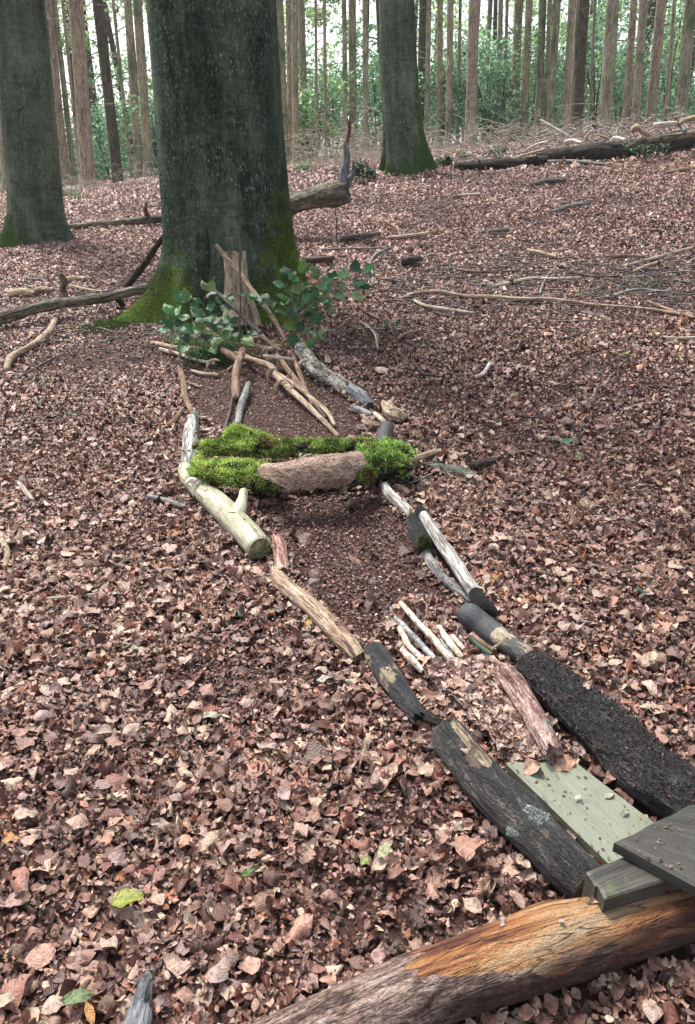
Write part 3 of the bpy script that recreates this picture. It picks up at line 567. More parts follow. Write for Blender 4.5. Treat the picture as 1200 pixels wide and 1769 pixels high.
# ------------------------------------------------------------------ spruces
TWIGS = []
def twig_template(seed, L=1.0):
    rg = np.random.default_rng(seed); mb = MB(); pts = [np.zeros(3)]; d = np.array([1, 0, rg.uniform(-.35, .1)])
    for k in range(5): d = d+rg.normal(0, .12, 3)+[0, 0, -.03]; pts.append(pts[-1]+d/np.linalg.norm(d)*L/5)
    r0 = .009; tube(mb, pts, [r0, r0*.8, r0*.65, r0*.5, r0*.35, r0*.2], 4, L/6, 0)
    for k in range(1, 6):
        for s in (-1, 1):
            if rg.random() < .75:
                q = [pts[k]]; e = np.array([.5, s*.8, rg.uniform(-.5, .2)])
                for _ in range(2): e = e+rg.normal(0, .25, 3); q.append(q[-1]+e/np.linalg.norm(e)*L*.13*(1.3-k*.12))
                tube(mb, q, [r0*.4, r0*.3, r0*.15], 3, L/14, 0)
    return mb
def twig_mesh(k):
    while len(TWIGS) <= k:
        o = twig_template(100+len(TWIGS), 1.0).build('branch', M_twig_pale, origin=(0, 0, 0)); TWIGS.append(o.data); bpy.data.objects.remove(o)
    return TWIGS[k]
def spruce(xt, xb, yb, w, mi, label, wt=None, seed=0, D=.32, nb=9, group='spruce trunks of the plantation', y0=0):
    Y = min(max(D*FPX/w, 13), 22+2*random.Random(seed).random()); base = PY(xb, yb, Y); tg = float(terr(base[0], Y)); top = PY(xt, y0, Y); d = (top-base); base2 = base+d*((tg-.1-base[2])/d[2]); top2 = base+d*((tg+8.5-base[2])/d[2])
    r = w/2*mpp(base)*.88; pts = [base2+(top2-base2)*t for t in (0, .018, .05, .12, .3, .6, 1)]; rd = [r*1.5, r*1.32, r*1.14, r*1.05, r, r*.93, r*.8]
    root = empty('spruce_tree', (base2[0], base2[1], tg)); tag(root, label, 'tree', group)
    mb = MB(); tube(mb, pts, rd, 18, .09, .07, 1.5, 2.2, seed, ('flat', 'flat'), fine=.05); mb.build('trunk', M_spruce[mi], root)
    rg = random.Random(seed)
    for k in range(nb):
        o = bpy.data.objects.new('branch', twig_mesh(rg.randrange(8))); COL.objects.link(o); o.parent = root
        z = rg.uniform(.5, 5.2); t = (z+.1)/(8.6); p = base2+(top2-base2)*t; o.location = Vector(p)-root.location
        a = rg.uniform(0, 2*pi); o.rotation_euler = (rg.uniform(-.4, .4), rg.uniform(-.25, .35), a); s = rg.choice([.25, .5, .9, 1.3, 1.7])*rg.uniform(.8, 1.2)*max(.7, 17/Y*.8); o.scale = (s, s, s)
    return Y
ORD = ['first', 'second', 'third', 'fourth', 'fifth', 'sixth', 'seventh', 'eighth', 'ninth', 'tenth', 'eleventh', 'twelfth', 'thirteenth', 'fourteenth', 'fifteenth', 'sixteenth', 'seventeenth', 'eighteenth', 'nineteenth']
SPR = [  # top x, base x, base y, width, material, diameter, label
 (-8, 13, 357, 16, 0, .22, 'slim leaning spruce trunk at the very edge beside the mossy left beech'),
 (-6, 20, 320, 14, 1, .25, 'pale spruce trunk half hidden behind the mossy left beech'),
 (80, 112, 315, 19, 1, .32, 'pinkish spruce trunk just right of the left beech'),
 (93, 128, 308, 10, 2, .2, 'thin greenish pole between two thicker pinkish spruce trunks by the left beech'),
 (130, 152, 322, 26, 1, .34, 'stout reddish spruce trunk with flared foot between the two big beeches'),
 (168, 207, 338, 19, 3, .28, 'dark leaning spruce trunk nearest the camera between the two big beeches'),
 (220, 240, 302, 15, 0, .28, 'tan spruce trunk touching its twin left of the thick beech'),
 (237, 258, 312, 17, 0, .32, 'rightmost of the twin tan spruce trunks left of the thick beech'),
 (262, 283, 335, 9, 0, .2, 'thin spruce trunk mostly hidden by the thick beech'),
 (480, 491, 312, 20, 2, .32, 'olive spruce trunk tight against the right flank of the thick beech'),
 (497, 502, 291, 9, 0, .24, 'narrow shaded spruce trunk second from the thick beech'),
 (508, 511, 288, 12, 0, .28, 'third spruce trunk right of the thick beech, in a tight trio'),
 (520, 527, 290, 13, 2, .28, 'spruce trunk with mossy flared foot ending the trio beside the thick beech'),
 (594, 597, 258, 9, 0, .26, 'narrow spruce trunk directly behind the upright snag'),
 (608, 610, 262, 15, 2, .34, 'pale straight spruce trunk just right of the upright snag'),
 (630, 632, 275, 10, 0, .24, 'lone slim spruce trunk between the snag and the right beech'),
 (731, 725, 250, 15, 3, .32, 'dark brown spruce trunk touching the right beech'),
 (741, 736, 257, 9, 2, .24, 'thin green spruce trunk second from the right beech'),
 (760, 758, 258, 11, 0, .28, 'third spruce trunk right of the right beech'),
 (778, 774, 263, 12, 0, .30, 'fourth spruce trunk right of the right beech, evenly round and tan'),
 (819, 811, 265, 20, 1, .33, 'stout pinkish spruce trunk left of the first pale branch litter'),
 (865, 859, 255, 9, 2, .22, 'very slim spruce pole standing alone in a wide gap'),
 (896, 886, 248, 16, 2, .32, 'olive spruce trunk right of the very slim pole'),
 (914, 903, 240, 13, 0, .30, 'knobbly spruce trunk with many side twigs beside the olive one'),
 (937, 929, 236, 14, 2, .30, 'spruce trunk whose foot stands at the long white stick'),
 (950, 943, 232, 9, 0, .24, 'thin spruce trunk in shadow between two thicker olive ones'),
 (963, 948, 232, 13, 2, .30, 'leaning olive spruce trunk just right of the white stick foot'),
 (988, 976, 228, 13, 1, .30, 'pinkish spruce trunk left of the dark straight one'),
 (1000, 987, 225, 10, 0, .26, 'slender spruce trunk with curled twigs touching the dark straight one'),
 (1011, 997, 230, 16, 3, .30, 'dark straight spruce trunk behind the pale branch heap'),
 (1059, 1042, 250, 23, 2, .34, 'thick spruce trunk with split peeling bark right behind the rotten log'),
 (1095, 1079, 224, 13, 1, .30, 'pale pinkish spruce trunk right of the thick split one'),
 (1112, 1096, 224, 15, 0, .30, 'tan spruce trunk beside the pale pinkish one, leaning right'),
 (1143, 1122, 220, 19, 1, .34, 'clean light spruce trunk rising behind the right end of the rotten log'),
 (1193, 1175, 212, 21, 2, .34, 'outermost olive spruce trunk at the right edge'),
]
for k, (a, b_, yb, w, mi, D, lab) in enumerate(SPR): spruce(a, b_, yb, w, mi, lab, seed=40+k, D=D, nb=10)
for k, (a, b_, w) in enumerate(((560, 563, 6), (545, 547, 5), (795, 790, 6), (845, 839, 5), (876, 869, 6), (1028, 1017, 6), (700, 698, 6), (107, 135, 6), (195, 222, 6), (1165, 1146, 7))):
    spruce(a, b_, 262, w, k % 3, 'distant thin spruce trunk far back in the plantation', seed=90+k, D=.2, nb=5, group='distant thin spruces')
# ------------------------------------------------------------------ shrubs, far wood
def cloud(rg, cs, rs, n, flat=.7):
    pk = rg.integers(0, len(cs), n); d = rg.standard_normal((n, 3)); d /= np.linalg.norm(d, axis=1)[:, None]
    r = rg.random(n)**.45; return np.asarray(cs)[pk]+d*(np.asarray(rs)[pk]*r)[:, None]*[1, 1, flat]
def rleaf(mb, p, size, cols, rg, tilt=.9):
    n = len(p); tp = [leaf_tpl(2, 1, .55, .3, .2, 0, 0, rg) for _ in range(6)]
    cl = np.asarray(cols)[rg.integers(0, len(cols), n)]*np.exp(.3*rg.standard_normal(n))[:, None]
    inst(mb, tp, p, rotm(rg.random(n)*6.3, np.abs(rg.normal(0, tilt, n)), rg.random(n)*6.3), size*(.6+.8*rg.random(n)), cl, rg)
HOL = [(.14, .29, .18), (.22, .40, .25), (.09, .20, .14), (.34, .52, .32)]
GRN = [(.20, .38, .18), (.30, .48, .22), (.15, .30, .15), (.40, .56, .3)]
def shrub(px, Y, h, wd, cols, label, seed, n=3000, size=.115):
    rg = np.random.default_rng(seed); x = PY(px, 280, Y)[0]; z = float(terr(x, Y)); root = empty('holly_shrub', (x, Y, z)); tag(root, label, 'shrub', 'evergreen shrubs under the far trees')
    mb = MB()
    cs = []
    for k in range(5):
        a = rg.random()*6.3; tip = np.array([x+cos(a)*wd*.4*rg.random(), Y+sin(a)*wd*.4*rg.random(), z+h*(.6+.3*rg.random())])
        tube(mb, [(x+.05*cos(a), Y+.05*sin(a), z-.05), (x+cos(a)*wd*.12, Y+sin(a)*wd*.12, z+h*.35), tip], [.03, .022, .008], 5, .25, .1, seed=k)
        for f in (.45, .7, .95): cs.append(np.array([x, Y, z])+(tip-[x, Y, z])*f+rg.normal(0, .18*wd, 3)*[1, 1, .5])
    mb.build('stem', M_twig_dark, root); mb = MB(); cs += [np.array([x+rg.uniform(-.5, .5)*wd, Y+rg.uniform(-.4, .4)*wd, z+h*rg.uniform(.1, .5)]) for _ in range(7)]
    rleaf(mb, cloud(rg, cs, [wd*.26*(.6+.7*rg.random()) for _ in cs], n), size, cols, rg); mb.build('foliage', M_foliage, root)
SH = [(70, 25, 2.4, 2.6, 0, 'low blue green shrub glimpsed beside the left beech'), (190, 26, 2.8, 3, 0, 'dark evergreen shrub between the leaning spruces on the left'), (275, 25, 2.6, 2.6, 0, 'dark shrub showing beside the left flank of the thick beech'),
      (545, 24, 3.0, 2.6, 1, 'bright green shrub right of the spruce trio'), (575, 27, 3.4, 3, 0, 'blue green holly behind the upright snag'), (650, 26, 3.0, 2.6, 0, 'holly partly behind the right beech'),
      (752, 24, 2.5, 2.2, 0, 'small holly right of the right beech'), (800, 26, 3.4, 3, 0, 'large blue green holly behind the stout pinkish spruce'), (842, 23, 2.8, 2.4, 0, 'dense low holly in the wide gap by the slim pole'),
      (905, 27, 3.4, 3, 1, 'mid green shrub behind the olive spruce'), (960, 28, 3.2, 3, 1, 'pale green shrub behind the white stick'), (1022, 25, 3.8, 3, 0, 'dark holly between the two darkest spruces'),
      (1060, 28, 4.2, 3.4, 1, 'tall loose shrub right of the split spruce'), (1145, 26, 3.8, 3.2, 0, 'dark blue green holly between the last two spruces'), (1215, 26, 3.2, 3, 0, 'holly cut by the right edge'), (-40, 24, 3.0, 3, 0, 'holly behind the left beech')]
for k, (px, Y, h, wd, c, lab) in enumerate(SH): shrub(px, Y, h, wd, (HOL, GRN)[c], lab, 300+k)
def far_wood():
    rg = np.random.default_rng(77); mb = MB()
    cs, rs = [], []
    for k in range(620):
        Y = rg.uniform(29, 50); x = rg.uniform(-.62, .62)*Y; z = float(terr(x, Y))+rg.uniform(.2, 13)**1.0
        cs.append((x, Y, z)); rs.append(rg.uniform(.5, 1.7))
    for k in range(260):
        Y = rg.uniform(29, 44); x = rg.uniform(-.62, .62)*Y; cs.append((x, Y, float(terr(x, Y))+rg.uniform(0, 2.6))); rs.append(rg.uniform(.6, 1.3))
    p = cloud(rg, cs, rs, 185000, .6); f = (p[:, 2]-terr(p[:, 0], p[:, 1]))
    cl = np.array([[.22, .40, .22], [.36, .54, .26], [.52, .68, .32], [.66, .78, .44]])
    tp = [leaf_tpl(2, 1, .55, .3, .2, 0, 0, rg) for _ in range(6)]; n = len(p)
    c = cl[np.clip((f/3.2+rg.normal(0, .8, n)).astype(int), 0, 3)]*np.exp(.3*rg.standard_normal(n))[:, None]  # leaf colours brighten with height, painting in the light from behind
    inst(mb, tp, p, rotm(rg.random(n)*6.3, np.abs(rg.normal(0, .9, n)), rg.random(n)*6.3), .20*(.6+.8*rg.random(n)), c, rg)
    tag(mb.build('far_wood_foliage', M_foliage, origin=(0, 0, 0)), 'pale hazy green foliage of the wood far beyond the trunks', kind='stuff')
    mb = MB()
    for k in range(60):
        Y = rg.uniform(28, 46); x = rg.uniform(-.58, .58)*Y; z = float(terr(x, Y)); r = rg.uniform(.05, .16); l = rg.normal(0, .06, 2)
        tube(mb, [(x, Y, z-.1), (x+l[0]*3, Y+l[1]*3, z+3.5), (x+l[0]*9, Y+l[1]*6, z+9), (x+l[0]*14, Y, z+13)], [r*1.2, r, r*.8, r*.5], 6, .8, .1, seed=k)
        for q in range(7):
            a = rg.random()*6.3; h = rg.uniform(1.5, 9); s = np.array([x+l[0]*h, Y+l[1]*h, z+h]); e = s+np.array([cos(a)*1.6, sin(a)*1.6, rg.uniform(.2, 1.3)]); tube(mb, [s, (s+e)/2+rg.normal(0, .12, 3), e], [.035, .022, .008], 4, .4, 0)
    tag(mb.build('far_wood_stems', M_twig_dark, origin=(0, 0, 0)), 'tangle of thin stems and boughs in the far wood', kind='stuff')
    # dead brambles and fine spruce brash along the edge of the plantation
    mb = MB()
    for (px, Y, rx, rz, n) in ((600, 15.5, 1.0, .75, 260), (650, 16.0, .8, .7, 180), (560, 15.5, .6, .5, 80), (700, 15.5, .5, .6, 60), (860, 15, 1.2, .45, 160), (760, 15, .8, .4, 90), (240, 16, .8, .35, 60), (120, 15.5, .8, .35, 50), (960, 15, 1.0, .5, 120), (750, 14.5, .5, .5, 60)):
        cx = PY(px, 280, Y)[0]
        for k in range(n):
            x = cx+rg.normal(0, rx*.6); y = Y+rg.normal(0, .5); z = float(terr(x, y))+abs(rg.normal(0, rz*.5)); a = rg.random()*6.3; L = rg.uniform(.3, .9); el = rg.normal(0, .5)
            d = np.array([cos(a)*cos(el), sin(a)*cos(el), sin(el)])*L; s = np.array([x, y, z])-d/2
            tube(mb, [s, s+d*.5+[0, 0, L*.18*rg.random()], s+d], [.004, .0035, .002], 3, L/4, 0)
    tag(mb.build('dead_brash', M_twig_pale, origin=(0, 0, 0)), 'fine grey tan brambles and dead brash at the feet of the spruces', kind='stuff')
far_wood()
# ------------------------------------------------------------------ fallen timber in the back
t = stick('fallen_log', [(486, 360, 40, 0, 8.6), (520, 348, 36, 0, 8.5), (555, 338, 38, 0, 8.4), (582, 332, 44, 0, 8.3), (601, 330, 42, 0, 8.25)], M_fallen, 'short mossy fallen log behind the thick beech with an upright snag at its end', 'log', ns=40, amp=.16, fine=.06, caps=('flat', 'jag'), jag=.06, knots=4, seed=3)
sn = stick('snag', [(597, 325, 30, 0, 8.25), (594, 302, 21, 0, 8.25), (599, 275, 15, 0, 8.25), (598, 250, 9, 0, 8.25), (603, 228, 7, 0, 8.25), (603, 209, 5, 0, 8.25)], M_snag, None, None, parent=t, ns=20, amp=.2, fine=.08, seed=4, caps=('flat', 'jag'), jag=.01,
           maskf=lambda a, s, V: np.where(s > .68, .9, 0.0)+0*a)
stick('snag', [(603, 312, 14, 0, 8.15), (611, 296, 8, 0, 8.15), (610, 278, 4, 0, 8.15)], M_snag, None, None, parent=t, ns=12, amp=.2, seed=5)
stick('upright_twig', [(581, 418, 3, 0, 7.2), (581, 380, 2.6, 0, 7.2), (577, 350, 2.4, 0, 7.2), (582, 325, 2, 0, 7.2)], M_twig_dark, 'thin bare twig standing upright before the mossy fallen log', 'twig', ns=6)
stick('fallen_log', [(-20, 412, 13), (20, 404, 13), (80, 398, 12), (133, 391, 11), (200, 385, 12), (250, 380, 15), (300, 376, 15)], M_fallen, 'long pale fallen log lying behind the left beech', 'log', ns=24, amp=.12, fine=.05, seed=6, bury=.8)
stick('dead_stub', [(255, 375, 10), (251, 362, 7, .18), (253, 348, 3, .32)], M_twig_brown, 'small brown broken stub standing on the long pale fallen log', 'stub', ns=10, amp=.2, seed=7)
stick('dead_stub', [(222, 319, 5, 0, 13.5), (219, 308, 4, 0, 13.5), (217, 296, 3, 0, 13.5)], M_white, 'small whitish stake beside the foot of the dark leaning spruce', 'stub', ns=8)
stick('dead_stub', [(163, 333, 4, 0, 13), (157, 318, 3, 0, 13), (155, 312, 2, 0, 13)], M_white, 'short whitish stick at the foot of the stout reddish spruce', 'stub', ns=8)
L_ = stick('fallen_log', [(930, 274, 22), (960, 270, 27), (1000, 266, 30), (1045, 263, 31), (1083, 259, 31), (1130, 252, 34), (1167, 247, 34), (1215, 238, 34)], M_darkrot, 'big dark rotten log under the pale branch heap on the right', 'log', ns=48, amp=.2, fine=.08, knots=8, seed=8, caps=('jag', 'flat'), jag=.08, dl=.03, bury=.55)
stick('bark_ledge', [(1085, 252, 8, .30), (1110, 244, 10, .33), (1140, 240, 12, .34), (1185, 232, 12, .35), (1215, 228, 12, .35)], M_fallen, None, None, parent=L_, ns=14, amp=.3, seed=9)
stick('fallen_log', [(785, 287, 12), (815, 286, 16), (850, 284, 18), (890, 282, 18), (930, 277, 16), (952, 272, 14)], M_darkrot, 'low earthy log joining the rotten log to the spruce foot', 'log', ns=24, amp=.3, fine=.1, seed=10)
back = [([(838, 302, 4), (880, 294, 5), (923, 281, 6), (960, 279, 6), (1000, 279, 6), (1045, 284, 5)], M_twig_grey, 'long grey branch lying in front of the rotten log'),
 ([(933, 207, 4, 0, 12.6), (955, 220, 5, 0, 12.5), (982, 236, 6, 0, 12.4)], M_white, 'straight white stick jutting up from the branch heap'),
 ([(974, 246, 8, .3), (990, 244, 9, .3), (1005, 247, 6, .3)], M_white, 'short pale stick end lying on the left of the heap'),
 ([(1092, 226, 12, .45), (1100, 220, 10, .5), (1112, 230, 8, .42), (1130, 237, 7, .36)], M_chunk, 'pale elbow shaped branch on top of the rotten log'),
 ([(1128, 217, 9, .55), (1148, 215, 9, .55), (1170, 213, 8, .55)], M_white, 'pale branch lying level above the elbow shaped one'),
 ([(1166, 203, 6, .6), (1173, 214, 8, .5), (1184, 228, 9, .42)], M_twig_grey, 'grey forked branch end crossing the pale ones'),
 ([(1176, 211, 8, .55), (1190, 206, 9, .6), (1215, 200, 9, .65)], M_chunk, 'tan branch end at the right edge above the rotten log'),
 ([(808, 262, 4, .3), (815, 268, 5, .25), (828, 276, 5, .1)], M_white, 'white broken stick end near the stout pinkish spruce'),
 ([(905, 262, 4, .2), (925, 250, 4, .3), (946, 244, 3, .4)], M_white, 'thin bleached branch leaning into the heap'),
 ([(1010, 244, 5, .35), (1016, 232, 5, .45), (1024, 226, 4, .5), (1021, 238, 3, .4)], M_white, 'curled white twig beside the thick split spruce'),
 ([(1055, 245, 6, .3), (1062, 238, 6, .35), (1080, 242, 6, .33)], M_white, 'whitish twig crook right of the thick split spruce'),
 ([(880, 276, 5), (905, 268, 5, .1), (940, 258, 4, .2)], M_twig_tan, 'tan branch resting slantwise on the low earthy log')]
for k, (sp, mt, lab) in enumerate(back): stick('dead_branch', sp, mt, lab, 'branch', 'dead branches heaped on the rotten log', ns=10, amp=.15, seed=20+k)
def brush():
    rg = np.random.default_rng(5); mb = MB()
    for k in range(620):
        px = 800+400*rg.random()**.7; py = 283-(px-790)*.12-rg.uniform(-4, 30)*(1 if px > 900 else .6); p = P(px, min(py+12, 300), .02); h = abs(rg.normal(.06, .07))+(.12 if px > 925 else 0); a = rg.random()*6.3; L = rg.uniform(.15, .55)
        el = rg.normal(.12, .35); d = np.array([cos(a)*cos(el), sin(a)*cos(el)*.6, sin(el)])*L; s = p+[0, .25, h]; r = rg.uniform(.003, .013)
        if s[1] > 15: continue
        tube(mb, [s, s+d*.5+rg.normal(0, L*.12, 3), s+d], [r, r*.8, r*.4], 4, L/5, 0, lc0=k*1.3)
    tag(mb.build('brush_pile', M_brush, origin=(0, 0, 0)), 'tangle of thin bleached twigs heaped over the rotten log', kind='stuff')
brush()
# bark flakes hanging from the nearest trunks at the top left
# ------------------------------------------------------------------ left middle ground
mid = [
 ('fallen_branch', [(-20, 556, 22, .05), (30, 541, 22, .07), (83, 527, 20, .09), (130, 521, 18, .10), (175, 515, 18, .12), (220, 505, 17, .14), (258, 495, 15, .16)], M_fallen, 'long thick grey brown branch propped up left of the thick beech', 'branch', dict(amp=.14, fine=.05, ns=24, knots=5, seed=31)),
 ('dead_stub', [(196, 510, 12, .1), (208, 522, 12, .03), (214, 532, 11, -.03)], M_darkrot, 'dark short prop under the right end of the propped up branch', 'stub', dict(amp=.2, ns=12, seed=32)),
 ('leaning_branch', [(217, 497, 13), (232, 478, 13, .12), (250, 455, 12, .28), (268, 428, 11, .44), (286, 405, 10, .58)], M_darkrot, 'dark mossy branch leaning up against the left side of the thick beech', 'branch', dict(amp=.15, fine=.06, ns=16, knots=3, seed=33)),
 ('fallen_branch', [(98, 545, 12), (88, 568, 12), (75, 583, 14), (50, 600, 12), (30, 610, 13), (18, 620, 15), (10, 640, 10)], M_twig_tan, 'crooked tan branch curving down the left edge', 'branch', dict(amp=.15, fine=.05, ns=16, knots=3, seed=34)),
 ('fallen_branch', [(0, 692, 4), (12, 668, 4), (33, 652, 5), (60, 636, 5), (100, 615, 4)], M_twig_dark, 'thin dark curved branch below the crooked tan one', 'branch', dict(ns=8, seed=35)),
 ('short_log', [(14, 510, 15), (35, 505, 16), (60, 507, 14)], M_chunk, 'short orange tan log piece left of the upright stub', 'log', dict(amp=.2, ns=16, caps=('flat', 'jag'), jag=.02, seed=36)),
 ('short_log', [(58, 505, 15), (72, 502, 17), (86, 503, 15)], M_bent, 'short knobbly log piece touching the upright stub', 'log', dict(amp=.22, ns=16, seed=37)),
 ('dead_stub', [(112, 515, 14), (108, 500, 12, .08), (110, 486, 13, .17), (103, 472, 9, .25)], M_fallen, 'knobbly upright stub behind the propped up branch', 'stub', dict(amp=.3, ns=16, seed=38)),
 ('short_log', [(117, 481, 9), (132, 480, 9), (148, 481, 8)], M_chunk, 'small tan log piece right of the upright stub', 'log', dict(amp=.15, ns=12, seed=39)),
 ('fallen_branch', [(40, 480, 6), (60, 483, 6), (80, 482, 5)], M_twig_grey, 'short grey green branch above the orange tan log piece', 'branch', dict(ns=8, seed=40)),
 ('fallen_branch', [(120, 493, 5), (150, 500, 6), (180, 505, 6)], M_twig_tan, 'slim tan branch lying behind the propped up branch', 'branch', dict(ns=8, seed=41)),
 ('fallen_branch', [(115, 455, 3), (160, 447, 3), (255, 432, 3)], M_twig_pale, 'thin pale branch on the leaves between the two left beeches', 'branch', dict(ns=6, seed=42)),
 ('short_log', [(254, 857, 9), (283, 864, 11), (300, 869, 10), (320, 876, 8)], M_twig_grey, 'short blue grey stick just left of the forked log', 'stick', dict(amp=.15, ns=12, seed=43)),
 ('fallen_stick', [(31, 832, 8), (43, 848, 10), (58, 864, 8)], M_twig_pale, 'pale stubby stick on the open leaves at far left', 'stick', dict(amp=.15, ns=10, seed=44)),
 ('fallen_stick', [(58, 829, 3), (75, 831, 4), (92, 827, 3)], M_twig_grey, 'thin grey stick above the pale stubby one', 'stick', dict(ns=6, seed=45)),
 ('fallen_stick', [(-8, 925, 12), (6, 938, 12), (12, 957, 12), (8, 980, 9)], M_twig_tan, 'curved tan stick cut by the left edge', 'stick', dict(ns=12, seed=46)),
 ('fallen_stick', [(58, 1036, 5), (100, 1032, 6), (137, 1029, 6), (180, 1026, 5), (217, 1026, 3)], M_twig_pale, 'long straight pale stick on the open leaves', 'stick', dict(ns=8, seed=47)),
 ('fallen_stick', [(290, 735, 10), (303, 724, 10), (315, 706, 8)], M_twig_brown, 'short brown stick at the top of the left outline', 'stick', dict(ns=10, seed=48)),
]
rt = [
 ([(587, 413, 7), (620, 409, 8), (657, 404, 7)], M_twig_dark, 'dark stick behind the sapling, left of a tan one'), ([(670, 410, 5), (700, 409, 6), (735, 404, 5)], M_twig_tan, 'tan stick lying end to end with the dark one'),
 ([(522, 448, 9), (548, 449, 9), (578, 445, 7)], M_twig_dark, 'thick dark stick poking out from the foot of the thick beech'), ([(550, 431, 3), (610, 429, 3), (677, 428, 3)], M_twig_grey, 'long thin grey stick above the sapling'),
 ([(668, 430, 3), (648, 440, 4), (639, 455, 4), (644, 474, 3)], M_twig_grey, 'grey stick curved like a hook'), ([(693, 453, 9), (708, 450, 11), (727, 446, 7)], M_darkrot, 'stubby black rotten chunk'),
 ([(725, 446, 3), (745, 438, 3)], M_twig_pale, 'tiny pale twig touching the black rotten chunk'), ([(910, 432, 5), (935, 437, 6), (962, 444, 5)], M_twig_tan, 'lone tan stick on open leaves'),
 ([(1046, 443, 4), (1080, 442, 5), (1114, 443, 4)], M_twig_brown, 'brown stick lying level left of a pale forked one'), ([(1088, 457, 4), (1130, 446, 5), (1165, 436, 5), (1196, 428, 4)], M_twig_pale, 'long pale stick reaching the right edge'),
 ([(1094, 469, 4), (1118, 459, 5), (1144, 451, 4)], M_twig_tan, 'shorter pale stick parallel below the long one'), ([(848, 495, 4), (880, 489, 5), (915, 481, 4), (960, 482, 5), (1004, 479, 3)], M_twig_pale, 'bowed pale stick above the long crooked one'),
 ([(690, 516, 4), (720, 506, 5), (762, 504, 6), (800, 511, 5), (850, 513, 6), (905, 517, 6), (955, 517, 5), (1025, 526, 4), (1110, 533, 4), (1196, 545, 4)], M_twig_tan, 'very long crooked tan branch crossing the twig litter'),
 ([(715, 519, 4), (735, 528, 5), (775, 535, 5), (818, 541, 4)], M_twig_pale, 'pale stick slanting away below the long crooked branch'), ([(932, 507, 4), (938, 490, 3), (950, 470, 3)], M_twig_grey, 'short grey stick crossing the bowed pale one'),
 ([(686, 586, 4), (700, 577, 4), (724, 570, 3)], M_twig_brown, 'short brown stick right of the sapling'), ([(821, 651, 5), (834, 646, 5), (840, 637, 5), (846, 627, 5)], M_white, 'small white bent stick alone on the leaves'),
 ([(710, 622, 3), (730, 644, 3), (752, 648, 3)], M_twig_dark, 'thin dark crooked twig near the flaky log'), ([(1146, 582, 3), (1175, 584, 4), (1210, 582, 4)], M_twig_pale, 'thin pale stick touching the right edge'),
 ([(617, 526, 3), (635, 540, 4), (655, 551, 3)], M_twig_brown, 'slim brown stick beside the sapling leaves'), ([(1118, 520, 4), (1150, 533, 5), (1200, 549, 5)], M_twig_brown, 'brown stick slanting under the end of the long branch'),
 ([(622, 555, 3), (645, 574, 3), (652, 602, 3)], M_twig_pale, 'crooked pale twig below the sapling leaves'), ([(990, 470, 4), (1030, 478, 4), (1070, 474, 3)], M_twig_dark, 'dark stick in the thick of the twig litter'),
 ([(1060, 510, 4), (1100, 500, 4), (1150, 505, 4)], M_twig_grey, 'grey stick above the end of the long branch'), ([(955, 1057, 0.1), (956, 1057, 0.1)], M_twig_grey, ''),
 ([(770, 462, 3), (830, 470, 4), (900, 466, 3)], M_twig_brown, 'brown bowed stick above the bowed pale one'), ([(918, 318, 5, -.02), (945, 314, 8, -.02), (978, 312, 7, -.02)], M_barkgrey, 'flat grey green piece of bark on the slope before the rotten log'),
 ([(790, 338, 4), (830, 335, 4)], M_twig_pale, 'short pale stick on the slope below the low earthy log'), ([(955, 365, 4), (985, 356, 5), (1020, 350, 4)], M_twig_grey, 'grey stick lying on the upper slope'),
 ([(1150, 298, 3), (1180, 292, 4), (1212, 288, 4)], M_twig_tan, 'tan stick below the right end of the rotten log'), ([(850, 398, 5), (880, 397, 6)], M_barkgrey, 'small grey green bark chip on the slope'),
]
for nm, sp, mt, lab, cat, kw in mid: stick(nm, sp, mt, lab, cat, **kw)
for k, (sp, mt, lab) in enumerate(rt):
    if lab: stick('fallen_stick', [(q[0], q[1], q[2]*1.35, (q[3] if len(q) > 3 else 0)+.014) for q in sp], mt, lab, 'stick', 'sticks scattered over the leaves', ns=9, amp=.12, seed=60+k, bury=1.0)
def twiglitter():
    rg = np.random.default_rng(15); mb = MB()
    for k in range(1700):
        u = rg.random()
        if u < .5: px, py = rg.uniform(560, 1200)**1.0, rg.normal(488, 30)
        elif u < .68: px, py = rg.uniform(500, 1200), rg.uniform(300, 460)
        elif u < .84: px, py = rg.uniform(-20, 280), rg.normal(515, 50)
        elif u < .92: px, py = rg.uniform(880, 1220), rg.normal(468, 24)
        else: px, py = rg.uniform(0, 1200), rg.uniform(520, 720)
        if 300 < px < 640 and 380 < py < 1100: continue
        p = P(px, py, .015+.02*rg.random()); a = rg.random()*6.3 if rg.random() < .62 else rg.normal(0, .5); L = rg.uniform(.06, .45)*(.45 if py > 600 else 1); d = np.array([cos(a), sin(a), .1*rg.standard_normal()])*L; r = rg.uniform(.002, .006)
        q = [p, p+d*.33+rg.normal(0, L*.09, 3)*[1, 1, .3], p+d*.66+rg.normal(0, L*.11, 3)*[1, 1, .3], p+d]; q = [np.array([a_[0], a_[1], max(a_[2], float(terr(a_[0], a_[1]))+.018)]) for a_ in q]
        tube(mb, q, [r, r*.9, r*.75, r*.45], 4, L/7, 0, lc0=k*1.7)
    tag(mb.build('twig_litter', M_litter_twig, origin=(0, 0, 0)), 'fine fallen twigs scattered through the leaf litter', kind='stuff')
twiglitter()
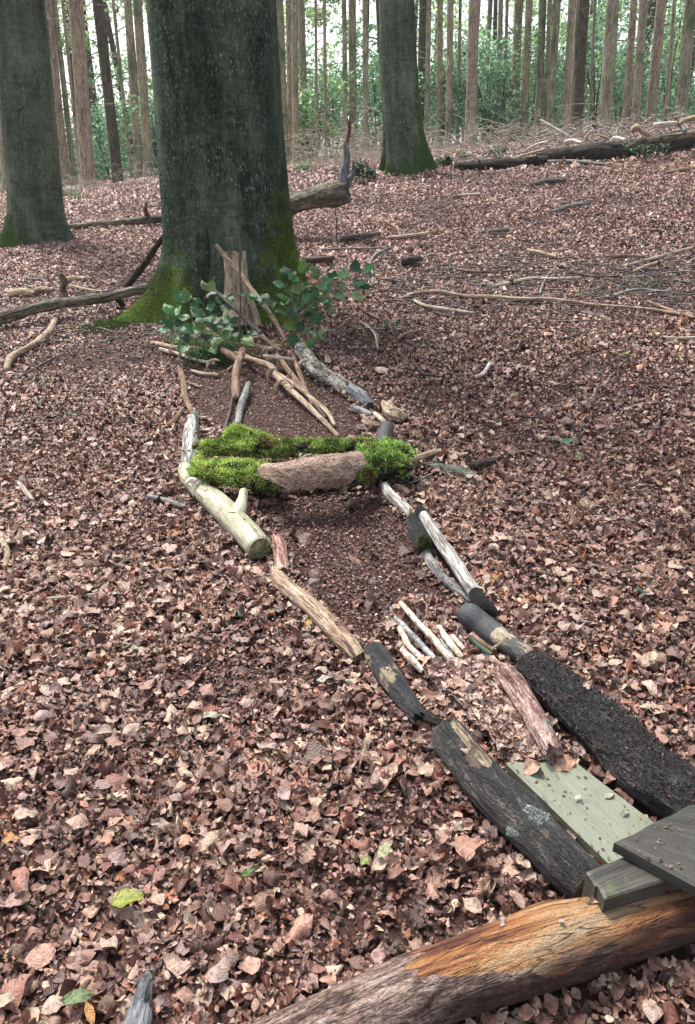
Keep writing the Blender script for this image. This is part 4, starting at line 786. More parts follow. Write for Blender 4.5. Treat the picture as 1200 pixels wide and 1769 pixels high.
# ------------------------------------------------------------------ foot of the beech
t = stick('tree_stump', [(418, 566, 74, 0, 5.45), (416, 540, 62, 0, 5.48), (411, 505, 47, 0, 5.52), (408, 470, 42, 0, 5.56), (405, 438, 42, 0, 5.6)], M_rotten, 'tall pale rotten stump slab standing against the thick beech', 'stump', ns=56, dl=.012, amp=.14, fine=.07, lf=2.5, seed=2, caps=('flat', 'jag'), jag=.014, flat=1)
stick('leaning_stick', [(373, 423, 8, 0, 5.35), (390, 445, 9, 0, 5.3), (410, 467, 9, 0, 5.25), (434, 500, 10, 0, 5.15), (468, 545, 9, 0, 5.0), (494, 590, 8, 0, 4.88)], M_bent, 'peeled orange tipped stick leaning across the pale stump slab', 'stick', ns=14, amp=.1, seed=81)
stick('leaning_stick', [(369, 500, 6, 0, 5.2), (390, 520, 8, 0, 5.1), (414, 541, 9, 0, 5.02), (432, 560, 8, 0, 4.95), (450, 576, 7, 0, 4.88)], M_twig_dark, 'dark stick leaning low across the foot of the pale stump slab', 'stick', ns=12, amp=.12, seed=82)
stick('upright_twig', [(413, 590, 4, 0, 4.95), (414, 545, 4, 0, 5.0), (415, 510, 4, 0, 5.05), (414, 460, 4, 0, 5.12), (415, 425, 4, 0, 5.15), (410, 400, 3, 0, 5.18), (404, 388, 2.5, 0, 5.2)], M_twig_dark, 'thin bare twig standing upright in front of the pale stump slab', 'twig', ns=8, amp=.1, seed=83)
def blade_leaf_tpls(rg): return [leaf_tpl(7, 4, .68, rg.normal(.1, .25), abs(rg.normal(.15, .12)), rg.normal(0, .15), 0, rg, .95) for _ in range(8)]
def sapling(name, label, base, stems, size, seed, cols, Yb):
    rg = np.random.default_rng(seed); root = empty(name, base); tag(root, label, 'plant')
    ms = MB(); pos, dirs = [], []
    for spec in stems:
        pts = np.array([PY(x, y, Y_) for x, y, Y_ in spec]); tube(ms, pts, np.linspace(.004, .0015, len(pts)), 6, .02, .08, seed=seed)
        C = catmull(np.c_[pts, np.zeros(len(pts))], max(4, int(np.linalg.norm(np.diff(pts, axis=0), axis=1).sum()/.042)))[:, :3]
        for k in range(1, len(C)):
            d = C[k]-C[k-1]; d /= np.linalg.norm(d)+1e-9; sgn = 1 if k % 2 else -1; side = np.cross(d, [0.0, -.5, .9]); side /= np.linalg.norm(side)+1e-9
            ld = d*.55+side*sgn*.85+rg.normal(0, .18, 3); ld /= np.linalg.norm(ld); pos.append(C[k]); dirs.append(ld)
        dirs.append(C[-1]-C[-2]); pos.append(C[-1])
    mb = MB(); tp = blade_leaf_tpls(rg); n = len(pos); pos = np.array(pos); dirs = np.array(dirs); dirs /= np.linalg.norm(dirs, axis=1)[:, None]
    upn = np.array([0, -.45, .9])+rg.normal(0, .3, (n, 3)); yv = np.cross(upn, dirs); yv /= np.linalg.norm(yv, axis=1)[:, None]; zv = np.cross(dirs, yv)
    Rm = np.stack([dirs, yv, zv], -1); sz = size*(.75+.45*rg.random(n))
    cl = np.asarray(cols)[rg.integers(0, len(cols), n)]*np.exp(.15*rg.standard_normal(n))[:, None]
    inst(mb, tp, pos+dirs*(sz*.56)[:, None], Rm, sz, cl, rg); ms.build('stem', M_twig_brown, root); mb.build('foliage', M_green, root)
GL = [(.02, .105, .028), (.033, .15, .038), (.06, .21, .055), (.014, .07, .02), (.12, .21, .05)]
b0 = P(520, 625)
sapling('beech_seedling', 'leafy green beech seedling spreading right of the pale stump slab, one leaf paler', b0, [
  [(520, 622, 4.85), (518, 570, 4.9), (515, 520, 4.95), (520, 475, 5.0)], [(518, 590, 4.88), (505, 555, 4.85), (490, 530, 4.85), (470, 520, 4.85), (450, 515, 4.85)], [(518, 570, 4.9), (540, 540, 4.9), (555, 530, 4.9)],
  [(516, 545, 4.9), (545, 510, 4.95), (575, 490, 5.0), (605, 480, 5.05), (625, 470, 5.05)], [(516, 560, 4.9), (530, 520, 4.95), (545, 490, 5.0), (560, 475, 5.0)], [(519, 600, 4.85), (530, 590, 4.8), (545, 580, 4.8)], [(517, 550, 4.9), (500, 505, 4.95), (495, 485, 5.0)],
  [(516, 545, 4.88), (560, 512, 4.9), (590, 505, 4.92), (615, 500, 4.95)]], .105, 5, GL, 4.9)
o = None
sapling('beech_seedling', 'low dark green seedling clump between the left root and the pale stump slab', P(345, 600), [
  [(350, 600, 4.95), (335, 560, 5.0), (325, 525, 5.05)], [(350, 600, 4.95), (315, 575, 4.95), (298, 548, 5.0)], [(350, 600, 4.95), (355, 560, 5.0), (352, 520, 5.1), (358, 505, 5.1)], [(352, 600, 4.9), (375, 575, 4.92), (395, 560, 4.95)],
  [(352, 600, 4.9), (385, 590, 4.88), (415, 580, 4.88), (430, 578, 4.88)], [(350, 600, 4.9), (320, 590, 4.85), (300, 570, 4.85)], [(352, 600, 4.95), (372, 550, 5.05), (385, 530, 5.1)], [(340, 600, 4.9), (330, 590, 4.85), (345, 575, 4.85), (365, 560, 4.88)]], .105, 6, GL, 4.9)
def grass(name, label, spots, n, ln, seed, kind=None):
    rg = np.random.default_rng(seed); mb = MB(); k_ = rg.integers(0, len(spots), n)
    pts = np.array([P(x, y) for x, y in spots]); p = pts[k_]+rg.normal(0, .045, (n, 3))*[1.4, 1, 0]; p[:, 2] = terr(p[:, 0], p[:, 1])
    a = rg.random(n)*6.3; out = np.stack([np.cos(a), np.sin(a), 0*a], -1); L = ln*(.5+.8*rg.random(n))[:, None]; w = .0022; s = np.stack([-np.sin(a), np.cos(a), 0*a], -1)*w
    Z = np.array([0, 0, 1.0]); sp = (.25+.5*rg.random(n))[:, None]
    q = [p, p+Z*L*.45+out*L*sp*.25, p+Z*L*.72+out*L*sp*.75, p+Z*L*(.6+.3*rg.random((n, 1)))+out*L*sp*1.5]
    V = np.stack([q[0]-s, q[0]+s, q[1]-s, q[1]+s, q[2]-s*.8, q[2]+s*.8, q[3]], 1).reshape(-1, 3); i = (np.arange(n)*7)[:, None]
    Q = np.concatenate([i+np.array([[0, 1, 3, 2]]), i+np.array([[2, 3, 5, 4]])]); cl = np.array([.06, .15, .045])*np.exp(.35*rg.standard_normal((n, 1)))*(1+.12*rg.standard_normal((n, 3)))
    mb.add(V, Q, i+np.array([[4, 5, 6]]), V, np.repeat(np.clip(cl, .004, 1), 7, 0)); tag(mb.build(name, M_grass), label, 'grass')
grass('grass_clump', 'clump of fine green grass below the low dark seedling', [(325, 600), (345, 612), (365, 622), (385, 625), (400, 615), (380, 600), (350, 630), (395, 630)], 900, .16, 1)
grass('grass_tuft', 'small bright grass tuft by the foot of the stout reddish spruce', [(125, 340), (112, 342), (135, 345)], 160, .2, 2)
grass('grass_tuft', 'grass tuft at the foot of the spruce trio', [(527, 296), (520, 298)], 160, .2, 3)
def mossmat(name, label, spots, r, seed, col=(.06, .10, .02)):
    rg = np.random.default_rng(seed); mb = MB(); pts = np.array([P(x, y, .01) for x, y in spots]); k_ = rg.integers(0, len(pts), 5000); p = pts[k_]+rg.normal(0, r, (5000, 3))*[1, 1, 0]; p[:, 2] = terr(p[:, 0], p[:, 1])+.015
    strands(mb, p, np.tile([0, 0, 1.0], (5000, 1)), .022, .004, col, rg); tag(mb.build(name, M_moss), label, 'moss')
mossmat('moss_patch', 'green moss patch on the ground left of the thick beech root', [(160, 568), (180, 563), (195, 562), (215, 552)], .05, 4)
# ------------------------------------------------------------------ holly bush between right beech stems, small plants
def bush(name, label, px, py, Y, w, h, n, size, cols, seed):
    rg = np.random.default_rng(seed); x, y = PY(px, py, Y)[:2]; z = float(terr(x, y)); mb = MB(); root = empty(name, (x, y, z)); tag(root, label, 'plant')
    cs = [np.array([x+rg.normal(0, w*.35), y+rg.normal(0, w*.3), z+h*rg.uniform(.2, .8)]) for _ in range(10)]; rleaf(mb, cloud(rg, cs, [h*.35]*10, n), size, cols, rg, .7); mb.build('foliage', M_green, root)
    mb = MB()
    for c in cs: tube(mb, [(x, y, z-.02), (x*.5+c[0]*.5, y*.5+c[1]*.5, z+(c[2]-z)*.6), c], [.004, .003, .002], 4, .03, 0)
    mb.build('stem', M_twig_dark, root)
bush('ivy_clump', 'dark glossy low bush at the left foot of the right beech', 630, 305, 11.6, .4, .3, 700, .05, [(.02, .05, .02), (.035, .08, .03)], 1)
bush('ivy_clump', 'green ivy clump on the ground right of the right beech', 772, 290, 12.4, .3, .2, 400, .05, [(.03, .07, .025), (.05, .10, .04)], 2)
bush('holly_seedling', 'small bright green plant growing in front of the big rotten log', 1105, 270, 11.2, .25, .3, 220, .05, [(.06, .13, .06), (.09, .17, .09)], 3)
bush('holly_seedling', 'small green seedling in the twig litter right of the beech seedling', 668, 530, 5.3, .08, .08, 18, .045, [(.05, .12, .06)], 4)
bush('holly_seedling', 'tiny green seedling at the right end of the twig litter', 1128, 495, 6.1, .08, .1, 40, .035, [(.07, .14, .04)], 5)
bush('holly_seedling', 'tiny yellow green sprig on the leaves below the fallen holly leaf', 1000, 808, 3.35, .03, .04, 16, .03, [(.12, .17, .05)], 6)
bush('holly_seedling', 'pale green plant at the foot of the very slim spruce pole', 860, 275, 13.2, .35, .2, 200, .06, [(.10, .18, .08)], 7)
bush('holly_seedling', 'yellow green plant left of the white broken stick end', 800, 275, 13.2, .2, .2, 120, .05, [(.14, .20, .05)], 8)
# ------------------------------------------------------------------ head of the stick figure
head = [
 ('curved_twig', [(438, 560, 5, .05), (452, 580, 6, .07), (470, 596, 6, .07), (486, 606, 5, .06)], M_twig_brown, 'brown twig dropping from the leaning stick to the head outline'),
 ('curved_twig', [(275, 603, 5), (310, 612, 5, .01), (340, 622, 5, .02), (370, 628, 4, .02)], M_twig_pale, 'pale twig crossing the lower edge of the grass clump'),
 ('curved_twig', [(330, 640, 4), (352, 646, 5), (378, 648, 5)], M_twig_tan, 'small tan twig on the soil just below the grass clump'),
 ('long_twig', [(505, 610, 5, .05), (515, 640, 6, .04), (528, 672, 6, .03), (540, 700, 5, .01)], M_twig_brown, 'brown twig running beside the flaky log toward the soil'),
 ('curved_twig', [(455, 615, 5, .07), (480, 618, 6, .07), (508, 622, 5, .05)], M_twig_pale, 'short pale twig bridging the longest twig and the seedling foot'),
 ('thin_stick', [(392, 640, 4, .03), (404, 632, 4, .04), (425, 628, 4, .04)], M_twig_tan, 'thin tan stick crossing the top of the knobbly forked stick'),
 ('curved_twig', [(296, 600, 6, .03), (340, 602, 6, .05), (380, 607, 7, .05), (412, 612, 7, .06)], M_twig_tan, 'pale twig lying level over the grass at the top of the head outline'),
 ('curved_twig', [(262, 592, 6), (290, 598, 6, .02), (318, 606, 5, .03)], M_twig_tan, 'short tan twig at the outer left of the head outline'),
 ('curved_twig', [(350, 590, 8, .05), (372, 598, 9, .07), (395, 612, 9, .07), (414, 624, 8, .06)], M_twig_brown, 'thick brown twig sloping down to the forked upright stick'),
 ('curved_twig', [(398, 595, 7, .05), (425, 596, 8, .07), (450, 600, 8, .07), (472, 604, 7, .06)], M_twig_tan, 'curled tan twig between the grass and the beech seedling'),
 ('curved_twig', [(420, 612, 6, .05), (445, 626, 6, .06), (466, 634, 7, .05)], M_twig_brown, 'brown twig joining the head outline to the long strands'),
 ('long_twig', [(424, 618, 7, .06), (452, 626, 7, .06), (468, 634, 8, .05), (480, 652, 9, .04), (500, 672, 9, .03), (520, 690, 8, .02), (553, 722, 7), (584, 754, 7)], M_twig_tan, 'longest pale twig running down the right side of the bare soil'),
 ('long_twig', [(470, 640, 5, .04), (505, 662, 6, .03), (540, 690, 7, .02), (565, 712, 6, .01), (578, 735, 5)], M_twig_tan, 'second pale twig lying right beside the longest one'),
 ('long_twig', [(495, 640, 5, .03), (520, 672, 6, .02), (545, 700, 6, .01), (562, 722, 5)], M_twig_dark, 'dark twig tucked between the two pale long ones'),
 ('long_twig', [(478, 612, 6, .06), (498, 640, 7, .05), (520, 668, 7, .03), (540, 690, 6, .02)], M_twig_brown, 'brown twig crossing from the seedling to the long strands'),
 ('upright_stick', [(420, 604, 9, .12), (412, 625, 11, .10), (407, 648, 11, .07), (407, 670, 12, .04), (408, 690, 11)], M_twig_brown, 'knobbly brown forked stick on the bare soil of the head'),
 ('upright_stick', [(429, 663, 9, .02), (421, 686, 10, .01), (414, 710, 10), (410, 735, 9)], M_twig_grey, 'grey stick lying beside the knobbly brown forked stick'),
 ('thin_stick', [(403, 678, 5, .02), (398, 705, 5), (392, 728, 5), (383, 752, 5)], M_twig_dark, 'thin dark stick left of the knobbly brown forked one'),
 ('curved_twig', [(309, 634, 8), (317, 660, 9), (319, 682, 9), (326, 700, 8), (334, 718, 6)], M_twig_brown, 'brown crooked stick forming the left side of the head'),
 ('thin_stick', [(319, 658, 4, .01), (333, 664, 5), (347, 669, 4)], M_chunk, 'short pale splinter beside the crooked left stick'),
 ('thin_stick', [(338, 719, 5), (352, 722, 6), (364, 727, 4)], M_chunk, 'short tan splinter beside the peeling bark piece'),
]
for k, (nm, sp, mt, lab) in enumerate(head): stick(nm, sp, mt, lab, 'twig', ns=12, amp=.16, fine=.05, knots=2, seed=110+k, bury=1.0)
# small curled pale husks caught on the twigs
husk_spots = [(442, 590, 20, 'topmost curled husk above the long twigs'), (460, 612, 40, 'curled husk at the start of the longest twig'), (494, 597, 80, 'upright husk beside the leafy seedling stem'), (488, 628, 130, 'husk lying across the brown crossing twig'), (470, 648, 60, 'curled husk on the upper third of the longest twig'),
              (505, 655, 95, 'husk hanging between the two pale long twigs'), (512, 675, 100, 'lowest curled husk on the second pale twig'), (330, 614, 20, 'pale husk lying on the grass clump'), (368, 630, 30, 'pale husk below the grass clump'), (385, 590, 110, 'husk standing on the thick brown twig'), (398, 604, 140, 'husk beside the curled tan twig'), (525, 632, 60, 'husk right of the seedling stem')]
husk_spots += [(452, 600, 100, 'husk standing just left of the seedling stem'), (478, 604, 10, 'husk lying level under the seedling leaves'), (410, 612, 60, 'husk at the top of the knobbly brown stick'), (350, 606, 0, 'husk lying on the level pale twig'), (300, 604, 150, 'husk at the outer left end of the level pale twig'), (485, 668, 50, 'husk on the left side of the longest twig'), (372, 588, 75, 'upright husk over the grass clump'), (432, 604, 130, 'husk between the knobbly stick and the longest twig')]
for k, (x, y, a, lab) in enumerate(husk_spots):
    c = P(x, y, .06); u = np.array([cos(radians(a)), .15, sin(radians(a))]); v = np.array([-u[2], .3, u[0]]); mb = MB(); L = .05
    pts = [c+u*L*s+v*L*.5*(1-s*s) for s in (-1, -.5, 0, .5, 1)]; tube(mb, pts, [.002, .009, .012, .009, .002], 10, .005, .15, seed=k, flat=1)
    tag(mb.build('curled_husk', M_chunk), 'small '+lab, 'husk', 'curled husks on the head twigs')
# ------------------------------------------------------------------ shoulders and arm
def S(name, spec, mat, label, cat='log', **k): return stick(name, spec, mat, label, cat, **{**dict(ns=40, dl=.008, foot=True), **k})
S('flaky_log', [(516, 592, 20, .03), (524, 608, 25, .02), (535, 626, 27, .01), (552, 643, 30), (575, 656, 28), (595, 668, 26), (606, 674, 22)], M_flaky, 'pale flaky barked log leading down from the beech seedling', amp=.22, fine=.14, knots=4, seed=141, caps=('jag', 'jag'), jag=.02)
S('short_log', [(604, 672, 23), (618, 682, 25), (630, 693, 24), (638, 702, 17)], M_snag, 'dark grey rotten log end below the flaky log', amp=.2, fine=.08, seed=142, caps=('worn', 'jag'), jag=.01)
S('short_stub', [(606, 702, 11), (620, 708, 13), (641, 718, 13)], M_twig_grey, 'grey stub pointing at the pale split chunk', 'stub', amp=.15, seed=143, ns=20)
S('short_stub', [(626, 727, 12), (640, 734, 15), (660, 737, 13)], M_bent, 'round tan stub between the grey stub and the dark post end', 'stub', amp=.12, seed=144, ns=20)
S('short_stub', [(646, 713, 8, .02), (656, 722, 10, .02), (664, 729, 8, .02)], M_birch, 'small pale stub touching the split chunk', 'stub', amp=.12, seed=145, ns=16)
S('split_chunk', [(660, 692, 6, .05), (667, 704, 18, .02), (677, 714, 27), (690, 719, 24), (697, 724, 14)], M_chunk, 'pointed pale split wood chunk right of the stubs', 'wood chunk', amp=.22, fine=.1, seed=146, caps=('round', 'jag'), jag=.012)
S('post_end', [(669, 737, 25, .02), (664, 750, 27, .02), (660, 768, 28, .02), (657, 785, 28, .02)], M_slate, 'dark grey cut log end just behind the mossy arm', amp=.08, fine=.04, seed=147, caps=('jag', 'flat'), jag=.01)
# left shoulder
S('peeling_bark_piece', [(333, 722, 17, .01), (328, 745, 24, .01), (326, 770, 24, .01), (322, 797, 22), (320, 815, 17)], M_silver, 'pale peeling bark covered piece above the forked log', 'bark piece', amp=.2, fine=.1, knots=3, seed=148, caps=('jag', 'jag'), jag=.012)
S('thin_log', [(337, 714, 14, .02), (337, 745, 13, .02), (338, 775, 13, .02), (334, 800, 12, .02)], M_barkgrey, 'narrow greenish stick lying along the pale peeling piece', 'stick', amp=.12, fine=.05, seed=149, ns=20)
t = S('forked_log', [(318, 808, 26), (328, 828, 34), (345, 846, 38), (368, 864, 44), (392, 886, 47), (414, 909, 48), (433, 929, 50), (449, 948, 50)], [M_fork, M_forkcut], 'smooth pale green forked log with a sawn end below the mossy arm', amp=.05, fine=.012, knots=1, seed=150, caps=('round', 'worn'), capmat=1, ns=64)
stick('branch_stub', [(405, 896, 34, .03), (414, 878, 26, .05), (419, 862, 19, .07), (421, 848, 17, .08)], M_fork, None, None, parent=t, ns=32, amp=.05, seed=151, caps=('flat', 'worn'))
stick('branch_stub', [(340, 832, 12, .08), (330, 829, 10, .09), (320, 835, 4, .09)], M_white, None, None, parent=t, ns=16, amp=.1, seed=152)
S('short_log', [(476, 928, 20), (482, 944, 26), (485, 965, 26), (487, 990, 25)], M_red, 'short reddish peeled log touching the sawn end of the forked log', amp=.14, fine=.07, seed=153, caps=('jag', 'flat'), jag=.025)
S('bent_log', [(474, 985, 20), (483, 1000, 27), (500, 1018, 30), (522, 1036, 32), (547, 1058, 33), (572, 1084, 33), (592, 1105, 33), (608, 1120, 32), (622, 1138, 25)], M_bent, 'long bent tan peeled log in the left outline', amp=.2, fine=.09, lf=5, knots=5, seed=154, caps=('round', 'jag'), jag=.015, ns=48)
S('charred_log', [(643, 1120, 40), (655, 1142, 44), (672, 1168, 45), (690, 1193, 43), (707, 1217, 39), (724, 1243, 30)], M_char, 'short charred log with pale worn patches in the left outline', amp=.08, fine=.06, knots=1, seed=155, caps=('round', 'jag'), jag=.02, ns=48)
S('rotten_clump', [(733, 1235, 24), (748, 1246, 22), (766, 1250, 16)], M_darkrot, 'crumbly dark rotten clump between the two charred logs', 'wood clump', amp=.4, fine=.2, seed=156, caps=('round', 'round'))
t = S('charred_log', [(774, 1262, 58), (787, 1285, 68), (811, 1319, 76), (843, 1359, 79), (877, 1396, 81), (911, 1430, 82), (947, 1463, 86), (981, 1497, 90), (1014, 1528, 86)], [M_charlog, M_forkcut], 'thick charred log with lichen spots between the board and the open leaves', amp=.08, fine=.09, knots=3, seed=157, caps=('worn', 'flat'), capmat=1, ns=80, dl=.007,
      maskf=lambda a, s, V: .85*np.exp(-(deg(a, -8)/.42)**2)*smooth(.42, .34, s)*smooth(.01, .05, s)+.36*np.exp(-(deg(a, -62)/.3)**2)*smooth(.35, .5, s))
# lichen crusts on it
def lichen(cx, cy, lift, size, parent, seed):
    rg = np.random.default_rng(seed); c = P(cx, cy, lift); mb = MB(); n = 700; a = rg.random(n)*6.3; r = size*np.sqrt(rg.random(n))*(1+.25*np.sin(a*3+seed)+.15*np.sin(a*7))
    p = c+np.stack([r*np.cos(a), r*np.sin(a)*.9, -.3*r*np.cos(a)-rg.random(n)*.002], -1); tp = [leaf_tpl(2, 2, .9, .4, .3, .3, 0, rg) for _ in range(5)]
    inst(mb, tp, p, rotm(rg.random(n)*6.3, np.abs(rg.normal(.2, .5, n)), rg.random(n)*6.3), np.full(n, .009), np.array([.17, .20, .19])*np.exp(.3*rg.standard_normal((n, 1))), rg); mb.build('lichen', M_leaf_far, parent)
lichen(928, 1408, .205, .022, t, 1); lichen(884, 1438, .13, .010, t, 2)
# right flank
S('thin_log', [(664, 838, 15, .01), (672, 853, 19), (686, 866, 20), (702, 880, 19), (712, 892, 15)], M_silver, 'grey weathered stick emerging under the right end of the mossy arm', amp=.2, fine=.08, seed=160, caps=('jag', 'jag'), jag=.01)
S('thin_log', [(680, 840, 12), (694, 845, 15), (707, 853, 11)], M_bent, 'short brown stick behind the grey weathered one', amp=.15, seed=161, ns=16)
t = stick('burnt_stick', [(728, 884, 19, .05), (745, 912, 23, .045), (762, 938, 24, .04), (783, 968, 25, .04), (802, 998, 26, .04), (822, 1028, 26, .03)], M_silver, 'long silvery peeled stick burnt black at both ends', 'stick', ns=40, dl=.008, foot=True, amp=.06, fine=.03, seed=162, caps=('worn', 'flat'))
stick('burnt_end', [(820, 1025, 27, .031), (833, 1042, 27, .03), (848, 1055, 22, .02), (856, 1062, 16, .015)], M_blacktip, None, None, parent=t, ns=24, amp=.1, fine=.08, seed=163, caps=('flat', 'jag'), jag=.01)
stick('burnt_end', [(722, 879, 16, .055), (728, 885, 22, .05), (733, 891, 22, .048)], M_blacktip, None, None, parent=t, ns=20, amp=.1, seed=164)
S('thin_log', [(712, 878, 18, .02), (722, 889, 20, .02), (730, 897, 18, .02)], M_bent, 'short pale stub under the upper burnt end', 'stub', amp=.15, seed=165, ns=20)
t = stick('curved_branch', [(735, 945, 14), (742, 968, 17), (757, 990, 18), (776, 1008, 18), (797, 1024, 18), (818, 1040, 16)], M_twig_grey, 'curved grey branch with a mossy root ball beside the silvery stick', 'branch', ns=24, amp=.12, fine=.05, seed=166, foot=True)
stick('root_ball', [(716, 893, 30), (720, 912, 36), (727, 932, 34), (733, 950, 24)], M_compost, None, None, parent=t, ns=48, amp=.35, fine=.3, seed=167, dl=.006)
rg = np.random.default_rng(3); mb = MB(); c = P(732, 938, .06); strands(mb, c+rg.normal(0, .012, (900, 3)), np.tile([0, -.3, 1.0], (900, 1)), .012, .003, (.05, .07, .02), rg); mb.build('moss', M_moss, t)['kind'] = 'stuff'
S('smooth_dark_log', [(800, 1052, 44, .01), (812, 1064, 47, .01), (835, 1082, 46), (862, 1102, 44), (885, 1118, 42), (905, 1132, 40), (925, 1148, 38)], M_slate, 'smooth dark grey rounded log worn pale at its lower end', amp=.04, fine=.012, seed=168, caps=('dome', 'flat'), ns=56,
  maskf=lambda a, s, V: np.where(s > .48, .62, 0)*np.exp(-(deg(a, 20)/1.3)**2))
def compost_log():
    t = S('blackened_log', [(903, 1143, 58), (925, 1158, 74), (955, 1182, 82), (990, 1212, 87), (1030, 1250, 90), (1075, 1296, 96), (1120, 1335, 108), (1175, 1372, 112), (1240, 1412, 115)], M_compost, 'massive crumbly blackened log lying along the right side of the board', amp=.12, fine=.11, knots=3, seed=170, caps=('dome', 'flat'), ns=128, dl=.006, nmax=400)
    return t
t = compost_log()
# crumbs on the blackened log
me = t.data; rg = np.random.default_rng(9); co = np.array([v.co for v in me.vertices])+np.array(t.location); no = np.array([v.normal for v in me.vertices]); ix = np.where(no[:, 2] > .15)[0]; ix = rg.choice(ix, 700)
mb = MB(); tp = [leaf_tpl(2, 1, .2+.3*rg.random(), .2, .1, 0, 0, rg) for _ in range(6)]; n = len(ix)
inst(mb, tp, co[ix]+no[ix]*.002+rg.normal(0, .002, (n, 3)), rotm(rg.random(n)*6.3, np.abs(rg.normal(.2, .6, n)), rg.random(n)*6.3), .006+.009*rg.random(n)**2, PAL[rg.choice([0, 3, 9, 9, 3, 2, 9], n)]*.7, rg)
o = mb.build('crumbs', M_leaf_far, t); o['kind'] = 'stuff'
mb = MB(); ix = rg.choice(np.where(no[:, 2] > -.2)[0], 2200); strands(mb, co[ix], no[ix], .007, .003, (.022, .018, .019), rg, colvar=.6); o = mb.build('fibres', M_moss, t); o['kind'] = 'stuff'
# ------------------------------------------------------------------ boards
def slab(name, c4, z, th, mat, label=None, cat=None, parent=None, edge=.003, seed=0, tw=0.0, nn=40):
    """board from four photo corners of its top face (length runs c0->c1, width c1->c2), lying level at height z"""
    c = [PZ(x, y, zz) for (x, y), zz in zip(c4, z if isinstance(z, (list, tuple)) else [z]*4)]
    u = np.linspace(0, 1, nn); v = np.linspace(0, 1, 14); X, Yv = np.meshgrid(u, v, indexing='ij')
    e = lambda t: np.clip(np.minimum(t, 1-t)/.03, 0, 1)
    B = ((1-X)*(1-Yv))[..., None]*c[0]+(X*(1-Yv))[..., None]*c[1]+(X*Yv)[..., None]*c[2]+((1-X)*Yv)[..., None]*c[3]
    L = np.linalg.norm(c[1]-c[0]); Wd = np.linalg.norm(c[3]-c[0]); q = np.stack([X*L*3+seed, Yv*Wd*30, 0*X], -1)
    wob = fbm(np.stack([X*L*5, Yv*0+seed, 0*X], -1), 3)*.004; nv = np.cross(c[1]-c[0], c[3]-c[0]); nv /= np.linalg.norm(nv); nv = nv*np.sign(nv[2])
    Tp = B+nv*(fbm(q, 3, seed)*.0018-edge*(1-np.minimum(e(X), e(Yv))))[..., None]; wdir = (c[3]-c[0])/Wd; Tp += wdir*(wob*(np.abs(Yv-.5)*2)**4)[..., None]
    ldir = (c[1]-c[0])/L; Tp += ldir*((fbm(np.stack([Yv*Wd*40, 0*X+seed, 0*X+np.sign(X-.5)], -1), 2)*.003)*(np.abs(X-.5)*2)**8)[..., None]
    Bt = Tp-nv*(th-edge); m_, k = X.shape
    V = np.concatenate([Tp.reshape(-1, 3), Bt.reshape(-1, 3)]); i = np.arange(m_-1)[:, None]*k; j = np.arange(k-1)[None]
    Qt = np.stack([i+j, i+k+j, i+k+j+1, i+j+1], -1).reshape(-1, 4); Qb = Qt[:, ::-1]+m_*k
    ring = np.concatenate([np.arange(k), np.arange(1, m_)*k+k-1, (m_-1)*k+np.arange(k-2, -1, -1), np.arange(m_-2, 0, -1)*k]); r2 = np.roll(ring, -1)
    Qs = np.stack([ring, r2, r2+m_*k, ring+m_*k], -1)
    lx = np.stack([Yv*Wd, 0*X+seed*.7, X*L], -1).reshape(-1, 3); lc = np.concatenate([lx, lx+[0, th, 0]])
    mb = MB(); mb.add(V, np.concatenate([Qt, Qb, Qs]), None, lc); o = mb.build(name, mat, parent, smooth_=False)
    if label: tag(o, label, cat)
    return o, c
gz = float(terr(*P(1000, 1390)[:2]))
bo, bc = slab('board', [(872, 1316), (1060, 1500), (1152, 1437), (990, 1312)], [gz+.055, gz+.05, gz+.06, gz+.065], .025, M_board, 'pale green weathered board wedged between the charred and the blackened log', 'board', nn=70, seed=3)
LOGS.append((np.array([P(960, 1340), P(1080, 1450)]), np.array([.11, .11])))
bl = P(1090, 1620); gl = float(terr(bl[0], bl[1]))
def crumbs_on(host, c, n, seed, palix=(0, 3, 9, 2, 1)):
    rg = np.random.default_rng(seed); mb = MB(); u, v = rg.random(n), rg.random(n)**1.5; p = c[0]*((1-u)*(1-v))[:, None]+c[1]*(u*(1-v))[:, None]+c[2]*(u*v)[:, None]+c[3]*((1-u)*v)[:, None]+[0, 0, .0025]
    tp = [leaf_tpl(2, 1, .2+.5*rg.random(), .2, .1, 0, 0, rg) for _ in range(6)]; inst(mb, tp, p, rotm(rg.random(n)*6.3, np.abs(rg.normal(0, .12, n)), rg.random(n)*6.3), .002+.010*rg.random(n)**3, PAL[rg.choice(palix, n)]*.6, rg); o = mb.build('crumbs', M_leaf_far, host); o['kind'] = 'stuff'
crumbs_on(bo, bc, 150, 5)
ps, rs = gp([(330, 1886, 100), (430, 1838, 108), (520, 1799, 113), (610, 1761, 118), (740, 1706, 124), (870, 1659, 129), (960, 1631, 126), (1080, 1597, 116), (1190, 1566, 106), (1300, 1535, 100)])
top_z = lambda k: ps[k][2]+rs[k]
